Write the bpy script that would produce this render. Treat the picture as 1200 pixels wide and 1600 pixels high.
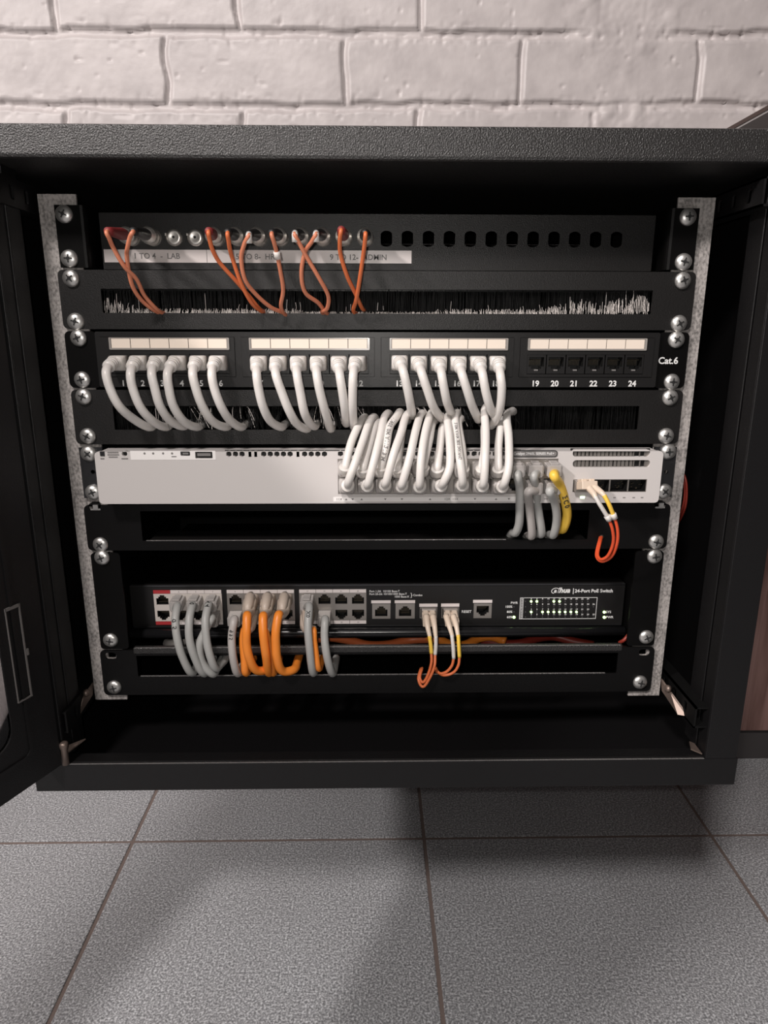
import bpy, bmesh, math, random
import numpy as np
from mathutils import Vector, Matrix, Quaternion

random.seed(7)
np.random.seed(7)
SC = bpy.context.scene
for o in list(bpy.data.objects):
    bpy.data.objects.remove(o)
COL = SC.collection
PI = math.pi

# ------------------------------------------------------------------ camera
Z0 = 0.7627                       # height of the rack's top edge above the floor
F, PITCH, YAW, ROLL = 1085.1, 0.25784, 0.01847, -0.00211
CAM = np.array([-0.00643, -0.55493, Z0 - 0.08769])
def _rot():
    f = np.array([math.sin(YAW)*math.cos(PITCH), math.cos(YAW)*math.cos(PITCH), -math.sin(PITCH)])
    rt = np.array([math.cos(YAW), -math.sin(YAW), 0.0])
    dn = np.cross(f, rt)
    c, s = math.cos(ROLL), math.sin(ROLL)
    return np.array([c*rt + s*dn, -s*rt + c*dn, f])
RM = _rot()
cam_data = bpy.data.cameras.new('camera')
cam = bpy.data.objects.new('camera', cam_data)
COL.objects.link(cam)
cam_data.sensor_fit = 'VERTICAL'
cam_data.sensor_height = 36.0
cam_data.lens = F/1600*36.0
cam_data.clip_start = 0.01
cam.matrix_world = Matrix([[RM[0][i], -RM[1][i], -RM[2][i], CAM[i]] for i in range(3)] + [[0, 0, 0, 1]])
SC.camera = cam

# ------------------------------------------------------------------ light
world = bpy.data.worlds.new('world'); SC.world = world
world.use_nodes = True
world.node_tree.nodes['Background'].inputs[0].default_value = (1.0, 0.955, 0.93, 1)
world.node_tree.nodes['Background'].inputs[1].default_value = 0.035
def area(name, loc, target, size, power, col):
    d = bpy.data.lights.new(name, 'AREA'); d.shape = 'RECTANGLE'
    d.size, d.size_y = size; d.energy = power; d.color = col
    o = bpy.data.objects.new(name, d); COL.objects.link(o)
    o.location = loc
    o.rotation_euler = (Vector(target) - Vector(loc)).to_track_quat('-Z', 'Y').to_euler()
    return o
area('ceiling_lamp_front', (-0.67, -1.73, 2.4), (0, 0, 0.5), (0.26, 0.26), 42, (1.0, 0.93, 0.90))
area('ceiling_lamp_side', (-2.45, -1.95, 2.4), (0, 0, 0.5), (0.22, 0.22), 78, (1.0, 0.93, 0.90))
pl = bpy.data.lights.new('phone_torch', 'POINT'); pl.energy = 3.0; pl.shadow_soft_size = 0.004; pl.color = (1, 0.95, 0.9)
plo = bpy.data.objects.new('phone_torch', pl); COL.objects.link(plo)
plo.location = (CAM[0]-0.012, CAM[1]-0.004, CAM[2]+0.014)
SC.view_settings.view_transform = 'Standard'
SC.view_settings.look = 'None'
SC.view_settings.gamma = 1.0
SC.view_settings.use_curve_mapping = False
SC.view_settings.exposure = 0.1

# ------------------------------------------------------------------ measuring
def W(px, py, Y=0.0):
    """real point on the plane at depth Y that was measured at pixel px, py of the photograph"""
    d = RM.T @ np.array([(px-600)/F, (py-800)/F, 1.0])
    t = (Y - CAM[1])/d[1]
    p = CAM + t*d
    return Vector((p[0], p[1], p[2]))
def WX(px, py, Y=0.0): return W(px, py, Y).x
def WZ(py, Y=0.0, px=590): return W(px, py, Y).z

# ------------------------------------------------------------------ materials
def new_mat(name):
    m = bpy.data.materials.new(name); m.use_nodes = True
    nt = m.node_tree
    return m, nt, nt.nodes['Principled BSDF']
def bump_on(nt, b, scale, strength, dist=0.001, detail=2, kind='noise'):
    tc = nt.nodes.new('ShaderNodeTexCoord')
    if kind == 'noise':
        n = nt.nodes.new('ShaderNodeTexNoise'); n.inputs['Scale'].default_value = scale; n.inputs['Detail'].default_value = detail
        out = n.outputs['Fac']
    else:
        n = nt.nodes.new('ShaderNodeTexVoronoi'); n.inputs['Scale'].default_value = scale
        out = n.outputs['Distance']
    nt.links.new(tc.outputs['Object'], n.inputs['Vector'])
    bp = nt.nodes.new('ShaderNodeBump'); bp.inputs['Strength'].default_value = strength; bp.inputs['Distance'].default_value = dist
    nt.links.new(out, bp.inputs['Height']); nt.links.new(bp.outputs['Normal'], b.inputs['Normal'])
    return n, tc
def simple(name, col, rough=0.5, metal=0.0, bump=None, spec=0.5, trans=0.0, emit=None, sss=0.0):
    m, nt, b = new_mat(name)
    b.inputs['Base Color'].default_value = (*col, 1)
    b.inputs['Roughness'].default_value = rough
    b.inputs['Metallic'].default_value = metal
    b.inputs['Specular IOR Level'].default_value = spec
    b.inputs['Transmission Weight'].default_value = trans
    if sss:
        b.inputs['Subsurface Weight'].default_value = sss
        b.inputs['Subsurface Radius'].default_value = (0.004, 0.003, 0.002)
        b.inputs['Subsurface Scale'].default_value = 0.5
    if emit:
        b.inputs['Emission Color'].default_value = (*emit[0], 1); b.inputs['Emission Strength'].default_value = emit[1]
    if bump: bump_on(nt, b, *bump)
    return m
M = {}
M['powder'] = simple('black_powder_coat', (0.0046, 0.0043, 0.0047), 0.46, bump=(1500, 0.5, 0.0004), spec=0.4)
M['powder_coarse'] = simple('coarse_black_powder_coat', (0.019, 0.0178, 0.0175), 0.36, bump=(900, 0.9, 0.0008), spec=0.7)
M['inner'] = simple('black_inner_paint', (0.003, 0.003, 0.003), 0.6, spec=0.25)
M['panel'] = simple('black_panel_paint', (0.0080, 0.0073, 0.0071), 0.42, bump=(1600, 0.5, 0.0004), spec=0.45)
M['panel_shaded'] = simple('shaded_black_panel_paint', (0.0035, 0.0033, 0.0034), 0.42, bump=(1600, 0.4, 0.0003), spec=0.2)  # panel paint darkened to carry the light fading low in the rack
M['edge_highlight'] = simple('painted_edge_highlight', (0.26, 0.25, 0.245), 0.4, 0.5, bump=(700, 1.0, 0.001))  # pale colour for strips that paint the lamp highlight along sheet edges
M['ear'] = simple('black_ear_paint', (0.0022, 0.0020, 0.0020), 0.45, bump=(1400, 0.2, 0.0003), spec=0.15)
M['plastic_black'] = simple('black_plastic', (0.0095, 0.009, 0.009), 0.4, bump=(500, 0.15, 0.0003), spec=0.45)
M['cavity'] = simple('socket_black', (0.005, 0.005, 0.005), 0.5)
M['gloss_black'] = simple('gloss_black_tube', (0.010, 0.010, 0.011), 0.22)
M['white_plastic'] = simple('white_boot_plastic', (0.64, 0.61, 0.58), 0.38, sss=0.15)
M['white_jacket'] = simple('white_cable_jacket', (0.70, 0.67, 0.64), 0.36, sss=0.1)
M['grey_jacket'] = simple('grey_cable_jacket', (0.40, 0.40, 0.385), 0.42)
M['greyer_jacket'] = simple('pale_grey_cable_jacket', (0.46, 0.43, 0.41), 0.42)
M['yellow_jacket'] = simple('yellow_cable_jacket', (0.82, 0.53, 0.07), 0.40)
M['orange_jacket'] = simple('orange_cable_jacket', (0.90, 0.27, 0.035), 0.40)
M['fibre_orange'] = simple('orange_fibre_jacket', (0.62, 0.15, 0.05), 0.42)
M['fibre_pale'] = simple('pale_orange_fibre_jacket', (0.58, 0.20, 0.11), 0.40)
M['fibre_red'] = simple('red_orange_fibre_jacket', (0.70, 0.09, 0.03), 0.40)
M['red_boot'] = simple('red_boot_rubber', (0.20, 0.022, 0.022), 0.5)
M['black_boot'] = simple('black_boot_rubber', (0.010, 0.009, 0.009), 0.4)
M['beige_boot'] = simple('beige_boot_plastic', (0.55, 0.46, 0.385), 0.45, bump=(400, 0.15, 0.0003))
M['cream_lc'] = simple('cream_connector_plastic', (0.68, 0.56, 0.45), 0.38)
M['clear_plastic'] = simple('clear_plug_plastic', (0.55, 0.52, 0.49), 0.16, spec=0.7, trans=0.35)
M['smoky_plug'] = simple('clouded_plug_plastic', (0.50, 0.47, 0.45), 0.25, trans=0.2)
M['nickel'] = simple('nickel', (0.82, 0.79, 0.74), 0.38, 0.9)
M['steel'] = simple('bright_steel', (0.62, 0.61, 0.59), 0.36, 0.85)
M['steel_dark'] = simple('dark_recess_steel', (0.05, 0.05, 0.05), 0.4, 0.6)
M['ear_steel'] = simple('dark_plated_steel', (0.10, 0.10, 0.105), 0.28, 0.9, bump=(250, 0.2, 0.0005))
M['gold'] = simple('contact_gold', (0.13, 0.11, 0.08), 0.4, 0.8)
M['silver_paint'] = simple('silver_grey_paint', (0.59, 0.56, 0.545), 0.46)
M['white_label'] = simple('white_label', (0.72, 0.66, 0.64), 0.28, spec=0.6)
M['bright_label'] = simple('bright_white_label', (0.88, 0.85, 0.83), 0.4)
M['cream_label'] = simple('cream_paper_label', (0.80, 0.70, 0.60), 0.5)
M['print_black'] = simple('black_print', (0.03, 0.03, 0.03), 0.6)
M['print_grey'] = simple('grey_print', (0.20, 0.19, 0.185), 0.6)
M['print_white'] = simple('white_print', (0.75, 0.75, 0.74), 0.6)
M['socket_metal'] = simple('socket_shield_metal', (0.42, 0.39, 0.36), 0.32, 0.75)
M['socket_cream'] = simple('socket_pale_plastic', (0.60, 0.55, 0.51), 0.4)
M['socket_red'] = simple('red_port_marking', (0.42, 0.03, 0.035), 0.5)
M['led'] = simple('lit_led', (0.3, 0.6, 0.2), 0.4, emit=((0.62, 1.0, 0.35), 3.2))
M['led_white'] = simple('lit_white_led', (0.6, 0.8, 0.5), 0.4, emit=((0.8, 1.0, 0.7), 2.5))
M['led_off'] = simple('unlit_led', (0.06, 0.06, 0.06), 0.4)
M['bristle'] = simple('black_bristle', (0.004, 0.004, 0.004), 0.4, spec=0.25)
M['bristle_pale'] = simple('highlit_bristle_tip', (0.75, 0.70, 0.66), 0.4)  # highlight on the bent black bristle ends, put in as pale colour
M['rubber_window'] = simple('clear_label_cover', (0.30, 0.28, 0.26), 0.2)
M['hinge'] = simple('tarnished_hinge_metal', (0.22, 0.17, 0.145), 0.45, 0.7)
M['red_wire'] = simple('red_wire_jacket', (0.22, 0.025, 0.015), 0.45)
M['tape_black'] = simple('black_tape', (0.02, 0.02, 0.015), 0.5)

def mat_galv():
    m, nt, b = new_mat('mottled_grey_zinc_rail')
    n, tc = bump_on(nt, b, 700, 0.25, 0.0004)
    n1 = nt.nodes.new('ShaderNodeTexNoise'); n1.inputs['Scale'].default_value = 430; n1.inputs['Detail'].default_value = 4
    n2 = nt.nodes.new('ShaderNodeTexNoise'); n2.inputs['Scale'].default_value = 60; n2.inputs['Detail'].default_value = 3
    mp = nt.nodes.new('ShaderNodeMapping'); mp.inputs['Scale'].default_value = (1.2, 1, 0.85)
    nt.links.new(tc.outputs['Object'], mp.inputs['Vector'])
    for q in (n1, n2): nt.links.new(mp.outputs['Vector'], q.inputs['Vector'])
    mx = nt.nodes.new('ShaderNodeMix'); mx.data_type = 'FLOAT'; mx.inputs[0].default_value = 0.35
    nt.links.new(n1.outputs['Fac'], mx.inputs[2]); nt.links.new(n2.outputs['Fac'], mx.inputs[3])
    cr = nt.nodes.new('ShaderNodeValToRGB')
    cr.color_ramp.elements[0].position = 0.36; cr.color_ramp.elements[0].color = (0.17, 0.16, 0.152, 1)
    cr.color_ramp.elements[1].position = 0.58; cr.color_ramp.elements[1].color = (0.50, 0.465, 0.445, 1)
    nt.links.new(mx.outputs[0], cr.inputs['Fac']); nt.links.new(cr.outputs['Color'], b.inputs['Base Color'])
    b.inputs['Metallic'].default_value = 0.25; b.inputs['Roughness'].default_value = 0.5
    return m
M['galv'] = mat_galv()

def mat_tile():
    m, nt, b = new_mat('speckled_grey_tile')
    n, tc = bump_on(nt, b, 500, 0.35, 0.0006)
    n1 = nt.nodes.new('ShaderNodeTexNoise'); n1.inputs['Scale'].default_value = 430; n1.inputs['Detail'].default_value = 5; n1.inputs['Roughness'].default_value = 0.7
    n2 = nt.nodes.new('ShaderNodeTexNoise'); n2.inputs['Scale'].default_value = 9; n2.inputs['Detail'].default_value = 3
    for q in (n1, n2): nt.links.new(tc.outputs['Object'], q.inputs['Vector'])
    cr = nt.nodes.new('ShaderNodeValToRGB')
    e = cr.color_ramp.elements
    e[0].position = 0.38; e[0].color = (0.127, 0.130, 0.138, 1)
    e[1].position = 0.63; e[1].color = (0.66, 0.675, 0.70, 1)
    x = e.new(0.5); x.color = (0.290, 0.297, 0.308, 1)
    nt.links.new(n1.outputs['Fac'], cr.inputs['Fac'])
    mx = nt.nodes.new('ShaderNodeMix'); mx.data_type = 'RGBA'; mx.blend_type = 'MULTIPLY'; mx.inputs[0].default_value = 0.35
    cr2 = nt.nodes.new('ShaderNodeValToRGB')
    cr2.color_ramp.elements[0].position = 0.3; cr2.color_ramp.elements[0].color = (0.75, 0.73, 0.72, 1)
    cr2.color_ramp.elements[1].position = 0.7; cr2.color_ramp.elements[1].color = (1, 1, 1, 1)
    nt.links.new(n2.outputs['Fac'], cr2.inputs['Fac'])
    nt.links.new(cr.outputs['Color'], mx.inputs[6]); nt.links.new(cr2.outputs['Color'], mx.inputs[7])
    nt.links.new(mx.outputs[2], b.inputs['Base Color'])
    b.inputs['Roughness'].default_value = 0.48
    return m
M['tile'] = mat_tile()
M['grout'] = simple('brown_grout', (0.17, 0.13, 0.115), 0.8, bump=(300, 0.4, 0.001))

def mat_wall():
    m, nt, b = new_mat('off_white_painted_brick')
    n, tc = bump_on(nt, b, 90, 0.16, 0.002, 6)
    n2 = nt.nodes.new('ShaderNodeTexNoise'); n2.inputs['Scale'].default_value = 26; n2.inputs['Detail'].default_value = 5
    nt.links.new(tc.outputs['Object'], n2.inputs['Vector'])
    cr = nt.nodes.new('ShaderNodeValToRGB')
    cr.color_ramp.elements[0].position = 0.3; cr.color_ramp.elements[0].color = (0.475, 0.435, 0.43, 1)
    cr.color_ramp.elements[1].position = 0.62; cr.color_ramp.elements[1].color = (0.565, 0.52, 0.512, 1)
    nt.links.new(n2.outputs['Fac'], cr.inputs['Fac']); nt.links.new(cr.outputs['Color'], b.inputs['Base Color'])
    b.inputs['Roughness'].default_value = 0.45
    return m
M['wall'] = mat_wall()

def mat_wood():
    m, nt, b = new_mat('reddish_wood_laminate')
    tc = nt.nodes.new('ShaderNodeTexCoord')
    mp = nt.nodes.new('ShaderNodeMapping'); mp.inputs['Scale'].default_value = (22, 22, 1.6)
    w = nt.nodes.new('ShaderNodeTexNoise'); w.inputs['Scale'].default_value = 2.0; w.inputs['Detail'].default_value = 6; w.inputs['Distortion'].default_value = 0.8
    nt.links.new(tc.outputs['Object'], mp.inputs['Vector']); nt.links.new(mp.outputs['Vector'], w.inputs['Vector'])
    cr = nt.nodes.new('ShaderNodeValToRGB')
    cr.color_ramp.elements[0].position = 0.35; cr.color_ramp.elements[0].color = (0.11, 0.055, 0.045, 1)
    cr.color_ramp.elements[1].position = 0.6; cr.color_ramp.elements[1].color = (0.27, 0.16, 0.14, 1)
    nt.links.new(w.outputs['Fac'], cr.inputs['Fac']); nt.links.new(cr.outputs['Color'], b.inputs['Base Color'])
    b.inputs['Roughness'].default_value = 0.45
    return m
M['wood'] = mat_wood()
M['grout_dark'] = simple('dark_grey_plinth', (0.05, 0.046, 0.046), 0.7)
M['dull_grey'] = simple('dull_grey_metal', (0.15, 0.14, 0.135), 0.55, 0.3)
M['wood_dark'] = simple('dark_brown_edging', (0.05, 0.028, 0.022), 0.5)
M['board_grey'] = simple('pale_grey_board', (0.42, 0.40, 0.39), 0.6)

def mat_glass():
    m, nt, b = new_mat('door_glass')
    # thin tinted sheet: clear transmission plus a Fresnel reflection
    nt.nodes.remove(b); out = nt.nodes['Material Output']
    tr = nt.nodes.new('ShaderNodeBsdfTransparent'); tr.inputs[0].default_value = (0.66, 0.65, 0.65, 1)
    gl = nt.nodes.new('ShaderNodeBsdfGlossy'); gl.inputs['Roughness'].default_value = 0.02
    fr = nt.nodes.new('ShaderNodeFresnel'); fr.inputs[0].default_value = 1.45
    mx = nt.nodes.new('ShaderNodeMixShader')
    nt.links.new(fr.outputs[0], mx.inputs[0]); nt.links.new(tr.outputs[0], mx.inputs[1]); nt.links.new(gl.outputs[0], mx.inputs[2])
    nt.links.new(mx.outputs[0], out.inputs['Surface'])
    return m
M['glass'] = mat_glass()

# ------------------------------------------------------------------ mesh helpers
class MB:
    def __init__(s): s.v = []; s.f = []; s.m = []; s.sm = []
    def add(s, vs, fs, mi=0, smooth=False):
        n = len(s.v); s.v += [tuple(v) for v in vs]
        for f in fs: s.f.append(tuple(i+n for i in f)); s.m.append(mi); s.sm.append(smooth)
        return s
    def box(s, x0, x1, y0, y1, z0, z1, mi=0):
        vs = [(x, y, z) for x in (x0, x1) for y in (y0, y1) for z in (z0, z1)]
        return s.add(vs, [(0, 1, 3, 2), (4, 6, 7, 5), (0, 4, 5, 1), (2, 3, 7, 6), (0, 2, 6, 4), (1, 5, 7, 3)], mi)
    def obox(s, c, ax, ay, az, hx, hy, hz, mi=0):
        c = Vector(c); vs = [c + ax*(hx*i) + ay*(hy*j) + az*(hz*k) for i in (-1, 1) for j in (-1, 1) for k in (-1, 1)]
        return s.add(vs, [(0, 1, 3, 2), (4, 6, 7, 5), (0, 4, 5, 1), (2, 3, 7, 6), (0, 2, 6, 4), (1, 5, 7, 3)], mi)
    def rings(s, rings, mi=0, smooth=True, cap=True):
        n = len(rings[0]); vs = [p for r in rings for p in r]; fs = []
        for i in range(len(rings)-1):
            for j in range(n):
                k = (j+1) % n
                fs.append((i*n+j, i*n+k, (i+1)*n+k, (i+1)*n+j))
        if cap:
            fs.append(tuple(range(n))[::-1]); fs.append(tuple((len(rings)-1)*n+j for j in range(n)))
        return s.add(vs, fs, mi, smooth)
    def tube(s, pts, r, mi=0, n=12, rr=None):
        pts = [Vector(p) for p in pts]; rings = []
        t = (pts[1]-pts[0]).normalized()
        u = t.cross(Vector((0, 0, 1)));
        if u.length < 1e-3: u = t.cross(Vector((1, 0, 0)))
        u.normalize()
        for i, p in enumerate(pts):
            a = pts[max(i-1, 0)]; b = pts[min(i+1, len(pts)-1)]
            t2 = (b-a).normalized()
            q = t.rotation_difference(t2); u = (q @ u); u = (u - t2*u.dot(t2)).normalized(); t = t2
            w = t.cross(u); rad = rr[i] if rr else r
            rings.append([p + u*(rad*math.cos(2*PI*k/n)) + w*(rad*math.sin(2*PI*k/n)) for k in range(n)])
        return s.rings(rings, mi)
    def lathe(s, c, axis, prof, mi=0, n=24, smooth=True):
        """prof: list of (distance along axis, radius)"""
        axis = Vector(axis).normalized(); u = axis.cross(Vector((0, 0, 1)))
        if u.length < 1e-3: u = axis.cross(Vector((1, 0, 0)))
        u.normalize(); w = axis.cross(u); c = Vector(c)
        return s.rings([[c + axis*d + u*(r*math.cos(2*PI*k/n)) + w*(r*math.sin(2*PI*k/n)) for k in range(n)] for d, r in prof], mi, smooth)
    def prism(s, poly, y0, y1, mi=0):
        """poly in (x, z); between depths y0 and y1"""
        n = len(poly)
        vs = [(x, y0, z) for x, z in poly] + [(x, y1, z) for x, z in poly]
        fs = [tuple(range(n)), tuple(range(2*n-1, n-1, -1))] + [(i, i+n, (i+1) % n+n, (i+1) % n) for i in range(n)]
        return s.add(vs, fs, mi)
    def cavity(s, poly, y0, y1, mi=0):
        """walls and back of a recess, open towards the viewer"""
        n = len(poly)
        vs = [(x, y0, z) for x, z in poly] + [(x, y1, z) for x, z in poly]
        return s.add(vs, [(i, (i+1) % n, (i+1) % n+n, i+n) for i in range(n)] + [tuple(range(n, 2*n))], mi)
    def mesh(s, me, mi=0, off=(0, 0, 0)):
        o = Vector(off)
        return s.add([v.co+o for v in me.vertices], [tuple(p.vertices) for p in me.polygons], mi)
    def build(s, name, mats, parent=None, loc=None, bevel=0, recalc=False):
        if not isinstance(mats, (list, tuple)): mats = [mats]
        me = bpy.data.meshes.new(name)
        org = Vector(loc) if loc is not None else (ROOT(parent) if parent else Vector((0, 0, 0)))
        me.from_pydata([tuple(Vector(v)-org) for v in s.v], [], s.f)
        for m in mats: me.materials.append(m)
        me.polygons.foreach_set('material_index', s.m)
        me.polygons.foreach_set('use_smooth', s.sm)
        if recalc:
            bm = bmesh.new(); bm.from_mesh(me); bmesh.ops.recalc_face_normals(bm, faces=bm.faces); bm.to_mesh(me); bm.free()
        me.update()
        o = bpy.data.objects.new(name, me); COL.objects.link(o)
        if parent: o.parent = parent; o.location = org - ROOT(parent)
        else: o.location = org
        if bevel:
            md = o.modifiers.new('bevel', 'BEVEL'); md.width = bevel; md.segments = 2; md.limit_method = 'ANGLE'; md.angle_limit = 0.6
        return o
def ROOT(o):
    p = Vector((0, 0, 0))
    while o: p += o.location; o = o.parent
    return p
def tag(o, label=None, cat=None, group=None, kind=None):
    for k, v in (('label', label), ('category', cat), ('group', group), ('kind', kind)):
        if v: o[k] = v
    return o
def thing(name, label, cat, loc, group=None):
    o = bpy.data.objects.new(name, None); COL.objects.link(o); o.location = loc; o.empty_display_size = 0.01
    return tag(o, label, cat, group)

def curve_mesh(cu):
    o = bpy.data.objects.new('tmp', cu); COL.objects.link(o)
    dg = bpy.context.evaluated_depsgraph_get()
    me = bpy.data.meshes.new_from_object(o.evaluated_get(dg))
    bpy.data.objects.remove(o); return me
def plate(mb, outline, holes, y, t, mi=0):
    """sheet in the x-z plane, front at depth y, thickness t, with real holes"""
    cu = bpy.data.curves.new('c', 'CURVE'); cu.dimensions = '2D'; cu.fill_mode = 'BOTH'; cu.extrude = t/2
    for poly in [outline] + holes:
        sp = cu.splines.new('POLY'); sp.points.add(len(poly)-1)
        for p, (x, z) in zip(sp.points, poly): p.co = (x, z, 0, 1)
        sp.use_cyclic_u = True
    me = curve_mesh(cu)
    mb.add([(v.co.x, y + t/2 - v.co.z, v.co.y) for v in me.vertices], [tuple(p.vertices) for p in me.polygons], mi)
    bpy.data.meshes.remove(me)
    return mb
def rrect(x0, x1, z0, z1, r, n=4):
    out = []
    for cx, cz, a in ((x1-r, z1-r, 0), (x0+r, z1-r, 90), (x0+r, z0+r, 180), (x1-r, z0+r, 270)):
        for i in range(n+1):
            t = math.radians(a + 90*i/n); out.append((cx + r*math.cos(t), cz + r*math.sin(t)))
    return out
def circ(cx, cz, r, n=16, a0=0): return [(cx + r*math.cos(2*PI*i/n+a0), cz + r*math.sin(2*PI*i/n+a0)) for i in range(n)]
def dhole(cx, cz, r, hw):
    return [(max(cx-hw, min(cx+hw, x)), z) for x, z in circ(cx, cz, r, 24)]
def letters(items, y, mat, parent, name='lettering', t=0.0002, shear=0.0):
    """items: (text, x, z, size, align)"""
    mb = MB()
    for it in items:
        s, x, z, size, al = it[:5]
        cu = bpy.data.curves.new('t', 'FONT'); cu.body = s; cu.size = size; cu.align_x = al; cu.align_y = 'CENTER'
        cu.extrude = t/2; cu.resolution_u = 3; cu.shear = it[5] if len(it) > 5 else shear
        cu.offset = size*(it[6] if len(it) > 6 else 0.012)
        me = curve_mesh(cu)
        mb.add([(x+v.co.x, y - v.co.z, z+v.co.y) for v in me.vertices], [tuple(p.vertices) for p in me.polygons])
        bpy.data.meshes.remove(me)
    return mb.build(name, mat, parent)
def smooth_path(pts, per=8):
    P = [Vector(p) for p in pts]; P = [P[0]*2-P[1]] + P + [P[-1]*2-P[-2]]
    out = []
    for i in range(1, len(P)-2):
        a, b, c, d = P[i-1:i+3]
        # centripetal-like smoothing through cubic hermite with bounded tangents
        l = (c-b).length
        m1 = (c-a); m2 = (d-b)
        m1 = m1.normalized()*min(l*1.0, m1.length/2*1.2) if m1.length else m1
        m2 = m2.normalized()*min(l*1.0, m2.length/2*1.2) if m2.length else m2
        for k in range(per):
            t = k/per; t2, t3 = t*t, t*t*t
            out.append(b*(2*t3-3*t2+1) + m1*(t3-2*t2+t) + c*(-2*t3+3*t2) + m2*(t3-t2))
    out.append(P[-2]); return out

# ================================================================== SETTING
# floor: separate tiles over a grout bed, all one surface
TP, GX, GY = 0.397, 0.0645, 0.2505
fl = MB()
fl.box(-2.6, 2.6, -2.4, 0.60, -0.03, -0.0012, 1)
for i in range(-7, 7):
    for j in range(-7, 1):
        x0 = GX + i*TP + 0.0022; x1 = GX + (i+1)*TP - 0.0022
        y0 = GY + j*TP + 0.0022; y1 = GY + (j+1)*TP - 0.0022
        x0 = max(x0, -2.6); x1 = min(x1, 2.6); y1 = min(y1, 0.6)
        if x1 <= x0: continue
        fl.box(x0, x1, y0, y1, -0.011, 0.0)
tag(fl.build('floor', [M['tile'], M['grout']], bevel=0.0012), kind='structure')

# back wall: painted brick as one relief
def wall():
    xs = np.concatenate([np.arange(-2.6, -0.62, 0.03), np.arange(-0.62, 0.62, 0.0022), np.arange(0.62, 2.61, 0.03)])
    zc = Z0
    zs = np.concatenate([np.arange(0.0, zc, 0.03), np.arange(zc, zc+0.42, 0.0022), np.arange(zc+0.42, 2.61, 0.03)])
    X, Z = np.meshgrid(xs, zs)
    rng = np.random.RandomState(3)
    def vnoise(x, z, s):
        g = rng.rand(400, 400)
        u = (x*s + 131.3); v = (z*s + 57.7)
        i = np.floor(u).astype(int); j = np.floor(v).astype(int); fu = u-i; fv = v-j
        fu = fu*fu*(3-2*fu); fv = fv*fv*(3-2*fv); i %= 399; j %= 399
        return g[i, j]*(1-fu)*(1-fv) + g[i+1, j]*fu*(1-fv) + g[i, j+1]*(1-fu)*fv + g[i+1, j+1]*fu*fv
    wob = (vnoise(X, Z, 35)-0.5)*0.007
    wob2 = (vnoise(X, Z, 30)-0.5)*0.006
    pz, pxx = 0.0815, 0.2265
    zz = Z + wob2 - 0.006*np.clip(X, -0.6, 0.6) - (Z0+0.1907)
    row = np.floor(zz/pz)
    dz = np.abs(zz/pz - np.round(zz/pz))*pz
    off = np.where(row % 2 == 0, -0.0382, 0.0551)
    xx = X + wob - off
    dx = np.abs(xx/pxx - np.round(xx/pxx))*pxx
    sm = lambda d, a, b: np.clip((d-a)/(b-a), 0, 1)**2*(3-2*np.clip((d-a)/(b-a), 0, 1))
    a = sm(dz, 0.0026, 0.0066); b = sm(dx, 0.0016, 0.0054)
    h = np.minimum(a, b)
    zr = Z - Z0
    patch = np.exp(-(((X-0.315)/0.075)**2 + ((zr-0.30)/0.075)**2)**2)
    patch2 = np.exp(-(((X-0.33)/0.06)**2 + ((zr-0.17)/0.03)**2)**2)
    pm = np.clip(patch+patch2, 0, 1)
    h = h*(1-pm) + pm*0.92
    br = rng.rand(200, 200)
    tilt = br[(row.astype(int)+50) % 200, (np.floor(xx/pxx).astype(int)+60) % 200]
    n1 = vnoise(X, Z, 70); n2 = vnoise(X, Z, 210); n3 = vnoise(X, Z, 18)
    # flaked lower edges and small pits
    chip = np.clip((vnoise(X, Z, 160)-0.62)*3, 0, 1)*np.exp(-(dz/0.012)**2)*0.0022
    pit = np.clip((vnoise(X, Z, 120)-0.93)*14, 0, 1)*0.0025
    lump = pm*np.clip(vnoise(X, Z, 55)-0.5, 0, 1)*0.006
    D = h*(0.0050 + tilt*0.0010) + n1*0.0005 + n2*0.0002*(1+3*pm) + n3*0.0018 - chip - pit + lump
    Y = 0.452 - D
    ny, nx = X.shape
    vs = np.stack([X, Y, Z], -1).reshape(-1, 3)
    idx = np.arange(nx*ny).reshape(ny, nx)
    fs = np.stack([idx[:-1, :-1], idx[:-1, 1:], idx[1:, 1:], idx[1:, :-1]], -1).reshape(-1, 4)
    me = bpy.data.meshes.new('wall_back')
    me.vertices.add(len(vs)); me.vertices.foreach_set('co', vs.ravel())
    me.loops.add(fs.size); me.loops.foreach_set('vertex_index', fs.ravel())
    me.polygons.add(len(fs)); me.polygons.foreach_set('loop_start', np.arange(0, fs.size, 4)); me.polygons.foreach_set('loop_total', np.full(len(fs), 4))
    me.polygons.foreach_set('use_smooth', np.ones(len(fs), bool))
    me.update(calc_edges=True); me.validate()
    me.materials.append(M['wall'])
    o = bpy.data.objects.new('wall_back', me); COL.objects.link(o); tag(o, kind='structure')
wall()

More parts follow.
